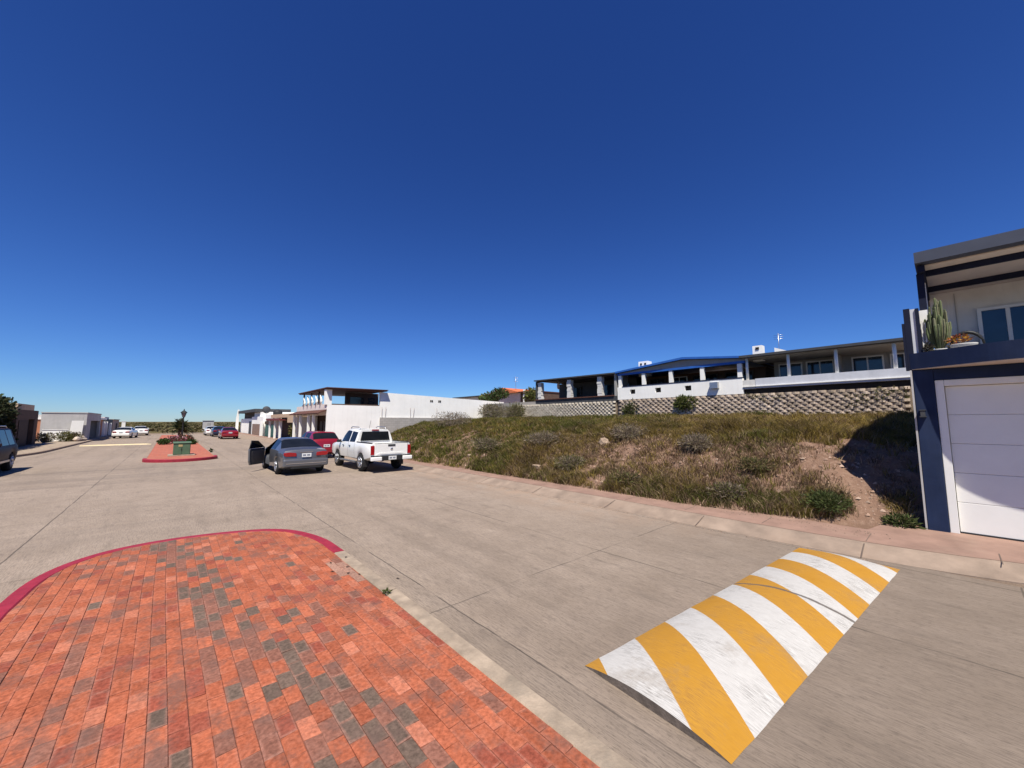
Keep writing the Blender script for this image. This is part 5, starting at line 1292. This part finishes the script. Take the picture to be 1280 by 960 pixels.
HK = [(-1.95, .74, .60, .85, .62, .92, .4, .94, .95), (-1.85, .83, .60, .95, .70, 1.05, .42, 1.07, 1.08), (-1.35, .86, .60, .97, .60, 1.44, .5, 1.49, 1.51), (.0, .865, .60, .96, .62, 1.46, .52, 1.52, 1.54), (.35, .865, .60, .95, .60, 1.40, .5, 1.47, 1.49),
      (1.1, .86, .60, .94, .74, .99, .42, 1.02, 1.03), (1.75, .82, .56, .82, .66, .88, .4, .92, .93), (2.0, .70, .52, .66, .54, .72, .32, .74, .75)]
def hatch(name, label, loc, rz, paint, group=None, detail=True):
    t = car(name, label, loc, rz, HK, .2, (-1.25, 1.25), .315, paint, [('rear_window', {6, 7}, -1.80, -1.40), ('windshield', {6, 7}, .4, 1.06), ('side_window', {5}, -1.15, -.30), ('side_window', {5}, -.22, .72)])
    for sg in (-1, 1): MB().box(sg * .66, sg * .82, -1.94, -1.78, .78, 1.02).build('taillight', M['tail'], t, (0, 0, 0), .015)
    MB().box(-.8, .8, -2.0, -1.85, .34, .60).build('bumper', M[paint], t, (0, 0, 0), .04)
    plate(t, -1.965, .66); mirrors(t, .80, .82, .97, M[paint])
    if group: t['group'] = group
    return t
hatch('hatchback', 'red hatchback parked in front of the white pickup', (6.75, 25.6, 0), R(1), 'red_car')
def sedan(name, label, loc, rz, paint, group=None):
    t = car(name, label, loc, rz, SK, .20, (-1.30, 1.32), .325, paint, [('rear_window', {6, 7}, -1.50, -.74), ('windshield', {6, 7}, .32, 1.02), ('side_window', {5}, -.82, -.02), ('side_window', {5}, .06, .80)])
    for sg in (-1, 1):
        MB().prism([(sg * .40, .735), (sg * .76, .74), (sg * .79, .885), (sg * .42, .87)], 'y', -2.285, -2.16).build('taillight', M['tail'], t, (0, 0, 0), .012)
        MB().prism([(sg * .36, .60), (sg * .66, .62), (sg * .68, .70), (sg * .4, .70)], 'y', 2.16, 2.285).build('headlight', M['lamp_clear'], t, (0, 0, 0), .012)
    MB().box(-.80, .80, -2.31, -2.17, .33, .62).build('bumper', M[paint], t, (0, 0, 0), .05)
    plate(t, -2.285, .70); mirrors(t, .85, .84, .98, M[paint])
    if group: t['group'] = group
    return t
sedan('sedan', 'red sedan parked farther down the right side of the street', (5.5, 59.6, 0), 0, 'red_car', 'parked cars down the street')
sedan('sedan', 'dark blue sedan parked ahead of the far red sedan', (5.3, 69.6, 0), 0, 'dark_car', 'parked cars down the street')
sedan('sedan', 'white sedan at the head of the right hand parked cars', (4.9, 76.0, 0), 0, 'white_paint', 'parked cars down the street')
sedan('sedan', 'white sedan parked on the left lane near the peach house', (-4.25, 71.0, 0), R(-8), 'white_paint', 'parked cars down the street')
sedan('sedan', 'white sedan nearest the road end on the left lane', (-3.4, 83.0, 0), R(4), 'white_paint', 'parked cars down the street')

# dark suv at the left edge
UK = [(-2.40, .80, .75, 1.0, .72, 1.08, .45, 1.1, 1.11), (-2.30, .90, .75, 1.10, .80, 1.2, .5, 1.22, 1.23), (-2.0, .93, .75, 1.12, .70, 1.74, .58, 1.82, 1.84), (.2, .94, .75, 1.10, .70, 1.76, .6, 1.84, 1.87), (.55, .94, .75, 1.10, .68, 1.70, .58, 1.78, 1.80),
      (1.2, .93, .75, 1.08, .80, 1.12, .48, 1.15, 1.17), (2.15, .90, .72, .98, .74, 1.03, .44, 1.06, 1.07), (2.4, .78, .66, .82, .6, .88, .35, .9, .91)]
t = car('suv', 'dark maroon suv parked at the left edge of the photo', (-5.96, 25.55, 0), R(180), UK, .30, (-1.42, 1.42), .38, 'maroon_paint',
        [('rear_window', {6, 7}, -2.27, -2.04), ('windshield', {6, 7}, .6, 1.15), ('side_window', {5}, -1.85, -1.12), ('side_window', {5}, -1.02, -.16), ('side_window', {5}, -.06, .78)], tw=.25)
for sg in (-1, 1):
    MB().box(sg * .60, sg * .78, -2.40, -2.33, .80, 1.0).build('taillight', M['tail'], t, (0, 0, 0), .015)
    MB().tube([(sg * .62, -1.7, 1.83), (sg * .62, -1.55, 1.90), (sg * .62, .1, 1.92), (sg * .62, .3, 1.85)], .025, 6).build('roof_rail', M['steel'], t)
MB().box(-.80, .80, -2.45, -2.3, .42, .70).build('bumper', M['maroon_paint'], t, (0, 0, 0), .05)
MB().box(-.95, -.90, -1.0, 1.0, .42, .50).box(.90, .95, -1.0, 1.0, .42, .50).build('side_trim', M['steel'], t)
plate(t, -2.42, .85); mirrors(t, 1.0, .92, 1.12, M['maroon_paint'])
